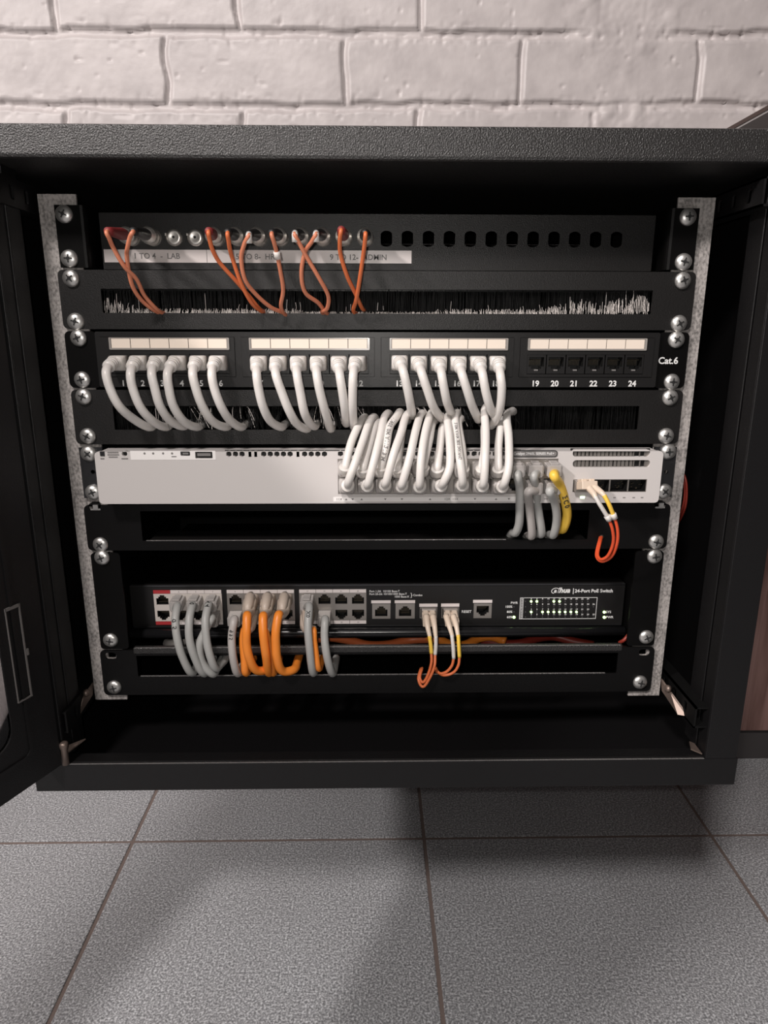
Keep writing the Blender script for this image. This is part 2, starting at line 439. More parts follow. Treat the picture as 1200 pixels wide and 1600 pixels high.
# ================================================================== CABINET
XL, XR = -0.286, 0.3005           # outer faces
YF, YB = -0.05, 0.425
ZT, ZB = Z0+0.0417, Z0-0.461
cab = thing('rack_cabinet', 'open black steel wall cabinet holding the rack panels, glass door swung to the left', 'cabinet', (0.007, 0.19, ZB))
m = MB(); m.box(XL, XR, YF, YB, ZT-0.0211, ZT); m.build('top_panel', M['powder_coarse'], cab, bevel=0.0025)
m = MB(); m.box(XL, XR, YF, YF+0.003, ZB, ZB+0.0257); m.box(XL, XR, YF+0.003, YB, ZB, ZB+0.003); m.box(XL+0.003, XR-0.003, YF+0.003, YF+0.016, ZB+0.0235, ZB+0.0257)
m.box(XL+0.003, XR-0.003, YF+0.0145, YF+0.016, ZB+0.003, ZB+0.0235)
m.build('bottom_panel', M['powder'], cab, bevel=0.0012)
m = MB(); m.box(XL, XL+0.0015, YF+0.004, YB, ZB+0.003, ZT-0.0211); m.build('side_panel', M['powder'], cab)
m = MB(); m.box(XR-0.0015, XR, YF+0.004, YB, ZB+0.003, ZT-0.0211); m.build('side_panel', M['powder'], cab)
m = MB(); m.box(XL+0.0015, XR-0.0015, YB-0.002, YB, ZB+0.003, ZT-0.0211); m.build('back_panel', M['inner'], cab)
m = MB(); m.box(-0.2575, 0.2715, YF-0.0002, YF+0.0012, ZB+0.0256, ZB+0.0259); m.build('lip_highlight', M['edge_highlight'], cab)  # thin pale strip painting the highlight on the lip's top edge
# front flanges with their folded-back lips
zf0, zf1 = ZB+0.0257, ZT-0.0211
for s, xi, xo in ((1, 0.2725, XR-0.0015), (-1, -0.2595, XL+0.0015)):
    m = MB()
    m.box(min(xi, xo), max(xi, xo), YF, YF+0.0016, zf0, zf1)
    m.box(min(xi, xi+s*0.0016), max(xi, xi+s*0.0016), YF+0.0016, YF+0.017, zf0, zf1)
    m.box(min(xi+s*0.0016, xi-s*0.0), max(xi+s*0.0016, xi+s*0.004), YF+0.015, YF+0.017, zf0, zf1)
    m.box(min(xi-s*0.001, xi+s*0.0006), max(xi-s*0.001, xi+s*0.0006), YF+0.017, YF+0.038, zf0, zf1)
    m.build('front_flange', M['powder'], cab, bevel=0.0006)
# depth-wise mounting channels, top and bottom, slotted
for s in (-1, 1):
    xc = 0.262 if s > 0 else -0.258
    for zc_, tag_ in ((0.0045, 't'), (-0.400, 'b')):
        m = MB(); cu = MB()
        holes = [rrect(y-0.0028, y+0.0028, zc_-0.0055, zc_+0.0045, 0.002, 3) for y in np.arange(-0.026, 0.38, 0.0215)]
        pm = MB(); plate(pm, [(-0.044, zc_-0.010), (0.40, zc_-0.010), (0.40, zc_+0.009), (-0.044, zc_+0.009)], holes, 0, 0.0016)
        m.add([(xc + y*1.0, x, z+Z0) for x, y, z in pm.v], pm.f)
        for zz in (zc_-0.010, zc_+0.0075):
            m.box(min(xc, xc+s*0.012), max(xc, xc+s*0.012), -0.044, 0.40, zz+Z0, zz+0.0015+Z0)
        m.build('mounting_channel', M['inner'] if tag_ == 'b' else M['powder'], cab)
# rails
for s in (-1, 1):
    x0, x1 = (0.2232, 0.2512) if s > 0 else (-0.2512, -0.2232)
    zt, zb = Z0+0.0075, Z0-0.4055
    xs_ = s*0.23255; holes = []
    for u in range(9):
        for k in (0.00635, 0.02222, 0.0381):
            z = Z0 - u*0.04445 - k; holes.append(rrect(xs_-0.0035, xs_+0.0035, z-0.0035, z+0.0035, 0.0008, 2))
    m = MB(); plate(m, [(x0, zb), (x1, zb), (x1, zt), (x0, zt)], holes, 0.0016, 0.0018)
    xo = x1 if s > 0 else x0
    m.box(min(xo, xo-s*0.0018), max(xo, xo-s*0.0018), 0.0034, 0.035, zb, zt)
    m.build('mounting_rail', M['galv'], cab)
# hinge pieces that catch the light in the bottom corners
m = MB()
p = Vector((-0.2585, YF+0.001, Z0-0.4325))
m.lathe(p+Vector((0.0, -0.0015, -0.002)), (0, 0, 1), [(0, 0.0028), (0.014, 0.0028), (0.0165, 0.0036), (0.0195, 0.0036), (0.0205, 0.002)], n=14)
m.add([(-0.264, YF-0.001, Z0-0.4300), (-0.2535, YF+0.016, Z0-0.4260), (-0.2495, YF+0.020, Z0-0.4240), (-0.266, YF+0.004, Z0-0.4235),
       (-0.264, YF-0.001, Z0-0.4312), (-0.2535, YF+0.016, Z0-0.4272), (-0.2495, YF+0.020, Z0-0.4252), (-0.266, YF+0.004, Z0-0.4247)],
      [(0, 1, 2, 3), (7, 6, 5, 4), (0, 4, 5, 1), (1, 5, 6, 2), (2, 6, 7, 3), (3, 7, 4, 0)])
m.build('hinge', M['hinge'], cab)
m = MB()
m.add([(0.2715, YF+0.004, Z0-0.4330), (0.2635, YF+0.008, Z0-0.4310), (0.2655, YF+0.016, Z0-0.4290), (0.270, YF+0.016, Z0-0.4310),
       (0.2715, YF+0.004, Z0-0.4342), (0.2635, YF+0.008, Z0-0.4322), (0.2655, YF+0.016, Z0-0.4302), (0.270, YF+0.016, Z0-0.4322)],
      [(3, 2, 1, 0), (4, 5, 6, 7), (0, 1, 5, 4), (1, 2, 6, 5), (2, 3, 7, 6), (3, 0, 4, 7)])
m.build('lock_plate', M['hinge'], cab)
for s in (-1, 1):                  # rail feet brackets
    m = MB()
    A = [Vector((s*0.252, 0.004, Z0-0.391)), Vector((s*0.2555, -0.012, Z0-0.397)), Vector((s*0.2635, -0.028, Z0-0.4085)), Vector((s*0.2575, -0.024, Z0-0.4095)), Vector((s*0.2525, 0.000, Z0-0.400))]
    fs = [tuple(range(5)), (9, 8, 7, 6, 5)] + [(i, i+5, (i+1) % 5+5, (i+1) % 5) for i in range(5)]
    m.add(A+[a+Vector((s*0.0014, 0.0004, 0.0008)) for a in A], fs)
    m.lathe(Vector((s*0.2545, -0.008, Z0-0.3935)), (-s, -0.3, 0.3), [(0, 0.0035), (0.0022, 0.003), (0.003, 0.0012)], n=12)
    m.build('rail_bracket', M['hinge'], cab)

# door, hinged at the left, opened towards the viewer
dd = Vector((-0.4126, -0.9109, 0)); dn_ = Vector((0.9109, -0.4126, 0)); up = Vector((0, 0, 1))
DO = Vector((-0.2605, YF-0.0035, 0))
DZ0, DZ1, DW = Z0-0.433, Z0+0.0195, 0.530
def dpt(s, z, n=0.0): v = DO + dd*s + dn_*n; return Vector((v.x, v.y, z))
door_root = bpy.data.objects.new('door', None); COL.objects.link(door_root); door_root.parent = cab
door_root.location = dpt(0.0, DZ0) - ROOT(cab); door_root.empty_display_size = 0.01
m = MB(); pm = MB()
plate(pm, [(0, DZ0), (DW, DZ0), (DW, DZ1), (0, DZ1)], [rrect(0.0379, DW-0.0379, Z0-0.393, DZ1-0.040, 0.016, 6)], 0, 0.0016)
m.add([dpt(x, z, -y) for x, y, z in pm.v], pm.f)
pm = MB()      # folded rim behind the sheet and raised rib around the window
for a in ((0, DW, DZ0, DZ0+0.0015), (0, DW, DZ1-0.0015, DZ1), (0, 0.0015, DZ0+0.0015, DZ1-0.0015), (DW-0.0015, DW, DZ0+0.0015, DZ1-0.0015)):
    pm.box(a[0], a[1], 0.0016, 0.018, a[2], a[3])
m.add([dpt(x, z, -y) for x, y, z in pm.v], pm.f)
pm = MB(); plate(pm, rrect(0.0242, DW-0.0242, Z0-0.409, DZ1-0.027, 0.006, 4), [rrect(0.0265, DW-0.0265, Z0-0.4067, DZ1-0.0293, 0.005, 4)], -0.0012, 0.0014)
m.add([dpt(x, z, -y) for x, y, z in pm.v], pm.f)
m.build('door_frame', M['powder'], door_root, recalc=True)
m = MB(); pm = MB(); pm.box(0.030, DW-0.030, 0.0018, 0.0056, Z0-0.401, DZ1-0.032)
m.add([dpt(x, z, -y) for x, y, z in pm.v], pm.f); m.build('glass_pane', M['glass'], door_root, recalc=True)
m = MB(); pm = MB()      # raised metal loop bracket
for a in ((0.0184, 0.0194, -0.3595, -0.2845), (0.0302, 0.0307, -0.3595, -0.2845)): pm.box(a[0], a[1], -0.0014, -0.0002, Z0+a[2], Z0+a[3])
pm.box(0.0182, 0.0308, -0.0014, -0.0002, Z0-0.2868, Z0-0.2845); pm.box(0.0182, 0.0308, -0.0014, -0.0002, Z0-0.3606, Z0-0.3595)
pm.box(0.0168, 0.0182, -0.0020, -0.0002, Z0-0.3265, Z0-0.3215)
m.add([dpt(x, z, -y) for x, y, z in pm.v], pm.f); tag(m.build('latch_bracket', M['dull_grey'], door_root, recalc=True), 'dull metal loop bracket')

# ================================================================== SCREWS
def screw_mesh():
    m = MB()
    m.lathe((0, 0, 0), (0, -1, 0), [(0, 0.0061), (0.0008, 0.0064), (0.0019, 0.0060), (0.0030, 0.0047), (0.0037, 0.0028), (0.0040, 0.0010)], 0, 26)
    m.box(-0.0030, 0.0030, -0.00415, -0.0036, -0.0005, 0.0005, 1)
    m.box(-0.0005, 0.0005, -0.00415, -0.0036, -0.0030, 0.0030, 1)
    m.box(-0.0011, 0.0011, -0.0042, -0.0036, -0.0011, 0.0011, 1)
    me = m.build('screw_src', [M['steel'], M['steel_dark']])
    d = me.data; bpy.data.objects.remove(me); return d
SCREW = screw_mesh()
def screw(parent, px, py, y=-0.0016):
    o = bpy.data.objects.new('screw', SCREW); COL.objects.link(o); o.parent = parent
    o.location = W(px, py, y-0.002) + Vector((0, 0.002, 0)) - ROOT(parent)
    o.rotation_euler = (random.uniform(-0.07, 0.07), random.uniform(0, 3), random.uniform(-0.07, 0.07))
SL = {0: ((99, 334.3), (107.3, 403.7)), 1: ((109.7, 434.7), (117.3, 502.3)), 2: ((121.7, 528), (127.7, 593.3)), 3: ((129.6, 619.9), (136.4, 681.7)),
      4: ((137.5, 709.1), (144.6, 769.5)), 5: ((156.3, 851.3),), 6: ((158.6, 872), (172, 1001)), 8: ((177.8, 1074.7),)}
SR = {0: ((1076, 338.5), (1069, 409.2)), 1: ((1067.8, 438.2), (1061.7, 505.3)), 2: ((1057.8, 530.9), (1050.5, 596.8)), 3: ((1048, 621.5), (1041.7, 681.5)),
      4: ((1045, 706), (1038.7, 768)), 5: ((1026, 847),), 6: ((1023.5, 870), (1010.4, 996.2)), 8: ((1000.8, 1067),)}
def screws(parent, u, y=-0.0016):
    for p in SL[u] + SR[u]: screw(parent, p[0], p[1], y)
def U(u): return Z0 - u*0.04445

# ================================================================== U1 fibre patch panel
YP = 0.012      # recessed face
r1 = thing('fibre_patch_panel', 'top rack panel with a row of round fibre sockets and white label strips', 'patch panel', (0, 0.01, U(1)+0.0006))
m = MB()
ADX = [207+(340-207)/4*i for i in range(5)]
adpx = [207, 240, 273, 306, 338, 371, 405, 438, 472, 504, 540, 572]
hopx = [605, 637, 669.5, 702, 734, 767, 799, 832, 865, 898, 931, 963]
zh = WZ(373, YP)
ax0 = WX(207, 373, YP); ax1 = WX(963, 375, YP); ST = [ax0 + (ax1-ax0)*i/23 for i in range(24)]
zt, zb = U(0)-0.0035, U(1)+0.0006
plate(m, [(-0.2115, zb), (0.2115, zb), (0.2115, zt), (-0.2115, zt)], [dhole(x, zh, 0.0058, 0.0044) for x in ST], YP, 0.0015)
m.box(-0.2115, 0.2115, YP+0.0015, 0.16, zt-0.0013, zt)
m.box(-0.2115, 0.2115, YP+0.0015, 0.16, zb, zb+0.0013)
m.box(-0.2115, -0.2103, YP+0.0015, 0.16, zb+0.0013, zt-0.0013); m.box(0.2103, 0.2115, YP+0.0015, 0.16, zb+0.0013, zt-0.0013)
m.build('face_plate', M['panel'], r1)
for s in (-1, 1):
    m = MB()
    ys = -0.0018
    # angle bracket: flat ear, rounded bend, leg running back
    prof = [(0.2385, 0.0), (0.2385, -0.0018), (0.2200, -0.0018), (0.2182, -0.0012), (0.2172, 0.0004), (0.2168, 0.0025), (0.2168, 0.030), (0.2186, 0.030), (0.2186, 0.0025), (0.2190, 0.0008), (0.2202, 0.0)]
    z0_, z1_ = U(1)+0.0006, U(0)-0.0004
    n = len(prof)
    vs = [(s*x, y, z0_) for x, y in prof] + [(s*x, y, z1_) for x, y in prof]
    m.add(vs, [tuple(range(n)), tuple(range(2*n-1, n-1, -1))] + [(i, i+n, (i+1) % n+n, (i+1) % n) for i in range(n)])
    m.build('mounting_ear', M['ear'], r1, recalc=True)
screws(r1, 0)
for i in range(12):
    x = ST[i]
    m = MB()
    m.lathe((x, YP, zh), (0, -1, 0), [(0, 0.0062), (0.0015, 0.0062), (0.0017, 0.0050), (0.006, 0.0050), (0.0062, 0.0042), (0.0085, 0.0042), (0.0087, 0.0030)] if i not in (2, 3) else
            [(0, 0.0062), (0.0030, 0.0062), (0.0036, 0.0056), (0.0044, 0.0052), (0.0046, 0.0036), (0.0040, 0.0022), (0.0040, 0.001)], 0, 26)
    if i in (2, 3): m.lathe((x, YP-0.0040, zh), (0, -1, 0), [(0, 0.0010), (0.0004, 0.0010)], 1, 10); m.box(x-0.0062, x-0.0052, YP-0.0046, YP-0.001, zh+0.001, zh+0.0028)
    m.build('adapter', [M['nickel'], M['steel_dark']], r1)
lab = ((163, 323, 391, 411), (323.7, 473, 391, 411), (473.7, 643, 392, 412))
lt = ((('1 TO 4  -  LAB', 245, 400.5),), (('5 TO 8-  HR', 399, 401.5),), (('9 TO 12-  ADMIN', 560, 402.5),))
zl1, zl0 = WZ(391.5, YP-0.0002), WZ(411.5, YP-0.0002)
for (a, b, c, d), tx in zip(lab, lt):
    m = MB(); m.box(WX(a, 401, YP), WX(b, 401, YP), YP-0.0003, YP, zl0, zl1)
    o = m.build('label_strip', M['white_label'], r1)
    letters([(s, WX(x, y, YP), WZ(y, YP, x), 0.0058, 'CENTER') for s, x, y in tx], YP-0.0004, M['print_grey'], o)

# fibre cables with their round connectors
def st_cable(i, end, path, boot_mat, jacket, label, tip=None, sleeve=None):
    x = ST[i]; root = thing('fibre_cable', label, 'cable', (x, YP-0.008, zh), 'orange fibre cables in the top panel')
    e = W(end[0], end[1], -0.046)
    a = Vector((x, YP-0.0088, zh)); ax = Vector((0, -1, 0))
    m = MB()
    m.lathe(a+Vector((0, 0.0062, 0)), ax, [(0, 0.0052), (0.0002, 0.0060), (0.0035, 0.0062), (0.0042, 0.0054), (0.009, 0.0054), (0.0092, 0.0062), (0.0128, 0.0060), (0.0132, 0.0046), (0.016, 0.0042)], 0, 24)
    m.build('connector', M['nickel'], root)
    b = a + Vector((0, -0.009, 0))
    L = (e-b)
    pts = [b + L*t for t in (0, 0.12, 0.3, 0.5, 0.7, 0.85, 1.0)]
    m = MB(); m.tube(pts, 0.003, n=14, rr=[0.0040, 0.0043, 0.0042, 0.0036, 0.0033, 0.0030, 0.0026]); m.build('boot', M[boot_mat], root)
    if tip:
        m = MB(); m.tube([e-L*0.02, e+L.normalized()*0.0015+Vector((0, 0, -0.001)), e+Vector((0, -0.001, -0.006))], 0.0022, n=12); m.build('strain_relief', M['white_plastic'], root)
    n = len(path)
    P = [e - L.normalized()*0.003, e + L.normalized()*0.0025 + Vector((0, 0, -0.0012))]
    for k, (px, py) in enumerate(path):
        t = (k+1)/n
        P.append(W(px, py, -0.049 + 0.042*t**1.6))
    last = P[-1]
    P.append(Vector((last.x + 0.002, 0.006, last.z - 0.002)))
    P.append(Vector((last.x + 0.004, 0.03, last.z - 0.004)))
    sp = smooth_path(P)
    m = MB(); m.tube(sp, 0.00150, n=10); m.build('fibre', M[jacket], root)
    if sleeve is not None:
        q = sp[sleeve]; q2 = sp[sleeve+3]; m = MB(); m.tube([q, q.lerp(q2, 0.5), q2], 0.0024, n=10); m.build('sleeve', M['white_plastic'], root)
st_cable(0, (168, 361), [(171, 373), (176, 385), (194, 416), (213, 436), (226, 462), (247, 485)], 'red_boot', 'fibre_pale', 'pale orange fibre cable with a long red boot, leftmost on the top panel')
st_cable(1, (208, 361), [(203, 371), (199, 388), (198, 397), (201, 422), (208, 449), (222, 470), (241, 485)], 'black_boot', 'fibre_pale', 'pale orange fibre cable with a black boot, crossing over the leftmost fibre')
st_cable(4, (326, 361), [(327, 372), (332, 390), (343, 410), (367, 437), (387, 460), (405, 482)], 'red_boot', 'fibre_orange', 'orange fibre cable with a short red boot beside two bare sockets')
st_cable(5, (356, 363), [(357, 375), (359, 388), (363, 403), (377, 443), (393, 473), (405, 484)], 'black_boot', 'fibre_orange', 'orange fibre cable with black boot hanging just right of a red booted one')
st_cable(6, (389, 366), [(382, 381), (377, 403), (383, 437), (400, 460), (423, 480), (441, 488)], 'black_boot', 'fibre_pale', 'fibre cable with a white tipped black boot, bowing left over the HR label', tip=True)
st_cable(7, (425, 364), [(428, 378), (432, 393), (438, 423), (442.5, 453), (439, 477), (443, 489)], 'black_boot', 'fibre_pale', 'fibre cable with a white sleeve hanging straight past the HR label', sleeve=24)
st_cable(8, (461, 364), [(467, 379), (480, 403), (500, 437), (513, 463), (511, 482), (503, 487)], 'black_boot', 'fibre_pale', 'white tipped fibre cable crossing to the right, left one of a crossing pair', tip=True)
st_cable(9, (494, 364), [(487, 378), (477, 393), (471, 427), (477, 457), (497, 473), (508, 487)], 'black_boot', 'fibre_pale', 'white tipped fibre cable bowing left, right one of a crossing pair', tip=True)
st_cable(10, (533, 359), [(531, 375), (532, 397), (543, 433), (556, 460), (565, 480)], 'red_boot', 'fibre_orange', 'orange fibre cable with a red boot over the ADMIN label')
st_cable(11, (571, 364), [(570, 380), (567, 403), (562, 437), (557, 467), (552, 485)], 'black_boot', 'fibre_orange', 'rightmost orange fibre cable, black boot, beside the empty round holes')

# ================================================================== slotted panels with brushes
def slot_panel(u, slot, name, label, cat, brush, loc_y=0.0, zbot=0.0006, ztop=0.0009, ww=0.2415, flange=0.018):
    r = thing(name, label, cat, (0, loc_y, U(u+1)+zbot))
    z0_, z1_ = U(u+1)+zbot, U(u)-ztop
    m = MB()
    hol = [rrect(slot[0], slot[1], slot[2], slot[3], 0.0006, 2)]
    for s in (-1, 1):
        for k in (0.00635, 0.0381): hol.append(rrect(s*0.23255-0.005, s*0.23255+0.005, U(u)-k-0.0032, U(u)-k+0.0032, 0.003, 3))
    plate(m, rrect(-ww, ww, z0_, z1_, 0.004), hol, -0.0016, 0.0016)
    m.box(-0.2175, 0.2175, 0.0, flange, z1_-0.0014, z1_)
    m.box(-0.2175, 0.2175, 0.0, 0.018, z0_, z0_+0.0014)
    m.build('face_plate', M['panel'] if brush else M['panel_shaded'], r, bevel=0.0004)  # unbrushed lower panels get the darkened copy of the paint
    screws(r, u)
    return r
def bristles(root, slot, n, env, seed, gaps=(), y=0.003):
    rnd = random.Random(seed); x0, x1, zb, zt = slot; m = MB()
    m.box(x0-0.004, x1+0.004, y+0.0012, y+0.0055, zt-0.001, zt+0.006)                 # holder
    def hair(p0, p1, p2, w, mi):
        d = Vector((w, 0, 0)); e = Vector((0, -w, 0))
        vs = []
        for q in (p0, p1, p2): vs += [q-d, q+e, q+d]
        m.add(vs, [(0, 1, 4, 3), (1, 2, 5, 4), (3, 4, 7, 6), (4, 5, 8, 7), (2, 0, 3, 5), (5, 3, 6, 8)], mi, True)
    for i in range(n):
        x = rnd.uniform(x0+0.0004, x1-0.0004); yy = y + rnd.uniform(0.0, 0.005)
        sp = 0
        for g, w in gaps:
            if abs(x-g) < w: sp = (1 if x > g else -1)*(w-abs(x-g))*0.9
        a = Vector((x, yy, zt)); c = Vector((x+rnd.uniform(-0.0008, 0.0008)+sp, yy+rnd.uniform(-0.001, 0.001), zb-0.001))
        if sp: c.z = zb + rnd.uniform(0.0, 0.009); c.y += rnd.uniform(-0.006, 0.002)
        hair(a, a.lerp(c, 0.5)+Vector((sp*-0.2, rnd.uniform(-0.0006, 0.0006), 0)), c, 0.00017, 0)
    for i in range(int(n*0.75)):  # short pale hairs paint the highlight along the slot bottom
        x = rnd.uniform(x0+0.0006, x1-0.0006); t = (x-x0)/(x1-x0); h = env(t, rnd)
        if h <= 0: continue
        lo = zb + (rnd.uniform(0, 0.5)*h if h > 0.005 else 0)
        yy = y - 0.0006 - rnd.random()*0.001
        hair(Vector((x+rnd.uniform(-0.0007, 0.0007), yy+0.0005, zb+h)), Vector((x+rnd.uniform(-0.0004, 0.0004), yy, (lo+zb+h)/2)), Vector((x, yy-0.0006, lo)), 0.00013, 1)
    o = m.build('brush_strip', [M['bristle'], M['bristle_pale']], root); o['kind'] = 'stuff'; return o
s2 = (-0.2105, 0.2095, WZ(490, 0), WZ(452.5, 0))
r2 = slot_panel(1, s2, 'brush_panel', 'black brush strip panel below the fibre sockets, pale bristle tips along its slot', 'brush panel', True)
def env2(t, rnd):
    base = 0.0030
    if t < 0.055: base = 0.0105 - 0.10*t
    elif t > 0.80: base = 0.0055 + 0.006*(t-0.8)/0.2 + 0.0015*math.sin(t*60)
    elif 0.36 < t < 0.60: base = 0.0014
    if rnd.random() < 0.035: base += rnd.uniform(0.003, 0.010)
    return base*rnd.uniform(0.25, 1.25)
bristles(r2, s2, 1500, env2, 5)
s4 = (-0.2100, 0.2075, WZ(671, 0), WZ(634, 0))
r4 = slot_panel(3, s4, 'brush_panel', 'black brush strip panel between numbered sockets and silver switch, white cables pushed through it', 'brush panel', True)

# ================================================================== U3 cat 6 patch panel
r3 = thing('network_patch_panel', 'black 24 socket patch panel numbered 1 to 24 with cream label windows', 'patch panel', (0, 0.01, U(3)+0.0006))
z0_, z1_ = WZ(605, -0.004), WZ(519, -0.004)
m = MB()
JY = -0.004
mods = []; 
jc = [[190+30.7*i for i in range(6)], [406.5+30.9*i for i in range(6)], [624+30.3*i for i in range(6)], [838+30.5*i for i in range(6)]]
for k, (a, b) in enumerate(((155, 371), (374.5, 588.5), (592, 805), (808.5, 1023))):
    mods.append((WX(a, 560, JY), WX(b, 560, JY)))
zj = WZ(568.5, JY); zj0, zj1 = WZ(591, JY), WZ(524.5, JY)
holes = [[(a+0.0016, zj0+0.001), (b-0.0016, zj0+0.001), (b-0.0016, zj1-0.0012), (a+0.0016, zj1-0.0012)] for a, b in mods]
plate(m, rrect(-0.2175, 0.2175, z0_, z1_, 0.0012, 2), holes, JY, 0.0022)
m.box(-0.2175, 0.2175, JY+0.0022, 0.012, z1_-0.0014, z1_); m.box(-0.2175, 0.2175, JY+0.0022, 0.012, z0_, z0_+0.0014)
m.build('face_plate', M['plastic_black'], r3)
for s in (-1, 1):
    m = MB(); hol = [rrect(s*0.23255-0.005, s*0.23255+0.005, U(2)-k-0.0032, U(2)-k+0.0032, 0.003, 3) for k in (0.00635, 0.0381)]
    a, b = sorted((s*0.2172, s*0.2415)); plate(m, rrect(a, b, U(3)+0.0006, U(2)-0.0009, 0.004), hol, -0.0016, 0.0016)
    m.build('mounting_ear', M['ear'], r3)
screws(r3, 2)
def jack_poly(cx, cz, w, h, flip=1):
    """stepped socket mouth; flip=1: latch notch downwards, -1: upwards"""
    a, b, c = w/2, w*0.32, w*0.19
    pts = [(-a, h*0.5), (a, h*0.5), (a, -h*0.18), (b, -h*0.18), (b, -h*0.34), (c, -h*0.34), (c, -h*0.5), (-c, -h*0.5), (-c, -h*0.34), (-b, -h*0.34), (-b, -h*0.18), (-a, -h*0.18)]
    return [(cx+x, cz+z*flip) for x, z in (pts if flip > 0 else pts[::-1])]
def jack(parent, cx, cz, y, w, h, flip, body=None, bw=None, bh=None, frame_mat='plastic_black', hook=False):
    m = MB(); poly = jack_poly(cx, cz, w, h, flip)
    if bw: plate(m, [(cx-bw/2, cz-bh/2), (cx+bw/2, cz-bh/2), (cx+bw/2, cz+bh/2), (cx-bw/2, cz+bh/2)], [poly], y, 0.0012, 0)
    m.cavity(poly, y+0.0003, y+0.010, 1)
    for k in range(8):
        px = cx + (k-3.5)*w*0.095
        m.box(px-0.00022, px+0.00022, y+0.0022, y+0.009, cz+flip*h*0.30-0.0003, cz+flip*h*0.30+0.0003, 2)
        m.box(px-0.00022, px+0.00022, y+0.0070, y+0.0076, min(cz+flip*h*0.30, cz-flip*h*0.1), max(cz+flip*h*0.30, cz-flip*h*0.1), 2)
    if hook: m.box(cx-0.0016, cx+0.0016, y+0.0004, y+0.004, cz-h*0.49, cz-h*0.40, 3)
    o = m.build('jack', [M[frame_mat], M['cavity'], M['gold'], M['print_grey']], parent)
    return o
JX = []
for k, (a, b) in enumerate(mods):
    xs_ = [WX(p, 568, JY) for p in jc[k]]; JX += xs_
    m = MB()
    jx0, jx1 = xs_[0]-0.00745, xs_[5]+0.00745
    wz0, wz1 = WZ(547, JY-0.001), WZ(528, JY-0.001)
    hole_all = [(jx0, zj-0.0078), (jx1, zj-0.0078), (jx1, zj+0.0072), (jx0, zj+0.0072)]
    plate(m, [(a+0.0018, zj0+0.0012), (b-0.0018, zj0+0.0012), (b-0.0018, zj1-0.0014), (a+0.0018, zj1-0.0014)], [hole_all], JY-0.0008, 0.0026)
    m.box(jx0-0.0006, jx1+0.0006, JY+0.0021, JY+0.0035, zj-0.0090, zj-0.0080)
    md = m.build('jack_module', M['plastic_black'], r3)
    m = MB()
    plate(m, rrect(jx0-0.0002, jx1+0.0008, wz0, wz1, 0.0006, 2), [[(jx0+0.0012, wz0+0.0013), (jx1-0.0008, wz0+0.0013), (jx1-0.0008, wz1-0.0006), (jx0+0.0012, wz1-0.0006)]], JY-0.0018, 0.0010)
    m.build('label_window', M['rubber_window'], md)
    m = MB(); lx0, lx1 = jx0+0.0013, jx1-0.0009; st = (lx1-lx0)/6
    for i in range(6): m.box(lx0+i*st+0.00025, lx0+(i+1)*st-0.00025, JY-0.0014, JY-0.0009, wz0+0.0013, wz1-0.0007)
    m.build('paper_label', M['cream_label'], md)
    for i, x in enumerate(xs_):
        jack(md, x, zj, JY-0.0004, 0.0117, 0.0105, 1, bw=0.0145, bh=0.0148, hook=True)
nums = []
for k in range(24): nums.append((str(k+1), JX[k], WZ(599.5, JY), 0.0062, 'CENTER', 0, 0.028))
letters(nums, JY-0.0002, M['print_white'], r3)
letters([('Cat.6', WX(1044, 564, -0.0018), WZ(564, -0.0018, 1044), 0.0072, 'CENTER', 0, 0.02)], -0.0019, M['print_white'], r3)

# ================================================================== patch cords
def rect_ring(c, ax, ux, uz, w, h, r, n=16):
    """super-ellipse ring for plug boots"""
    out = []
    for k in range(n):
        t = 2*PI*(k+0.5)/n; ct, st = math.cos(t), math.sin(t)
        e = r
        x = math.copysign(abs(ct)**e, ct)*w/2; z = math.copysign(abs(st)**e, st)*h/2
        out.append(c + ux*x + uz*z)
    return out
def print_on(sp, r, marks, mat, root):
    """handwriting or print wrapped round the outward side of a jacket"""
    m2 = MB()
    for (s, frac, size) in marks:
        i = int(frac*(len(sp)-2)); q = sp[i]; t = (sp[i+1]-sp[i-1]).normalized()
        if t.z > 0: t = -t
        view = Vector((0, -1, 0.15)).normalized(); nrm = (view - t*view.dot(t)).normalized(); sd = t.cross(nrm)
        cu = bpy.data.curves.new('t', 'FONT'); cu.body = s; cu.size = size; cu.align_x = 'CENTER'; cu.align_y = 'CENTER'; cu.resolution_u = 2; cu.extrude = 0.0001; cu.offset = size*0.02
        me = curve_mesh(cu)
        # cumulative length along the cable from the middle of the text
        L = [0.0]
        for a_, b_ in zip(sp, sp[1:]): L.append(L[-1]+(b_-a_).length)
        sign = 1 if (sp[i+1]-sp[i-1]).dot(t) > 0 else -1
        vs = []
        for v in me.vertices:
            d = L[i] + sign*v.co.x; k = 0
            while k < len(L)-2 and L[k+1] < d: k += 1
            w = (d-L[k])/max(L[k+1]-L[k], 1e-9); c = sp[k].lerp(sp[k+1], w); tg = (sp[k+1]-sp[k]).normalized()*sign
            nn = (view - tg*view.dot(tg)).normalized(); ss = nn.cross(tg)
            a = v.co.y/r; vs.append(c + nn*((r+0.0001+v.co.z)*math.cos(a)) + ss*(-(r+0.0001+v.co.z)*math.sin(a)))
        m2.add(vs, [tuple(p_.vertices) for p_ in me.polygons])
        bpy.data.meshes.remove(me)
    m2.build('cable_print', M[mat], root)
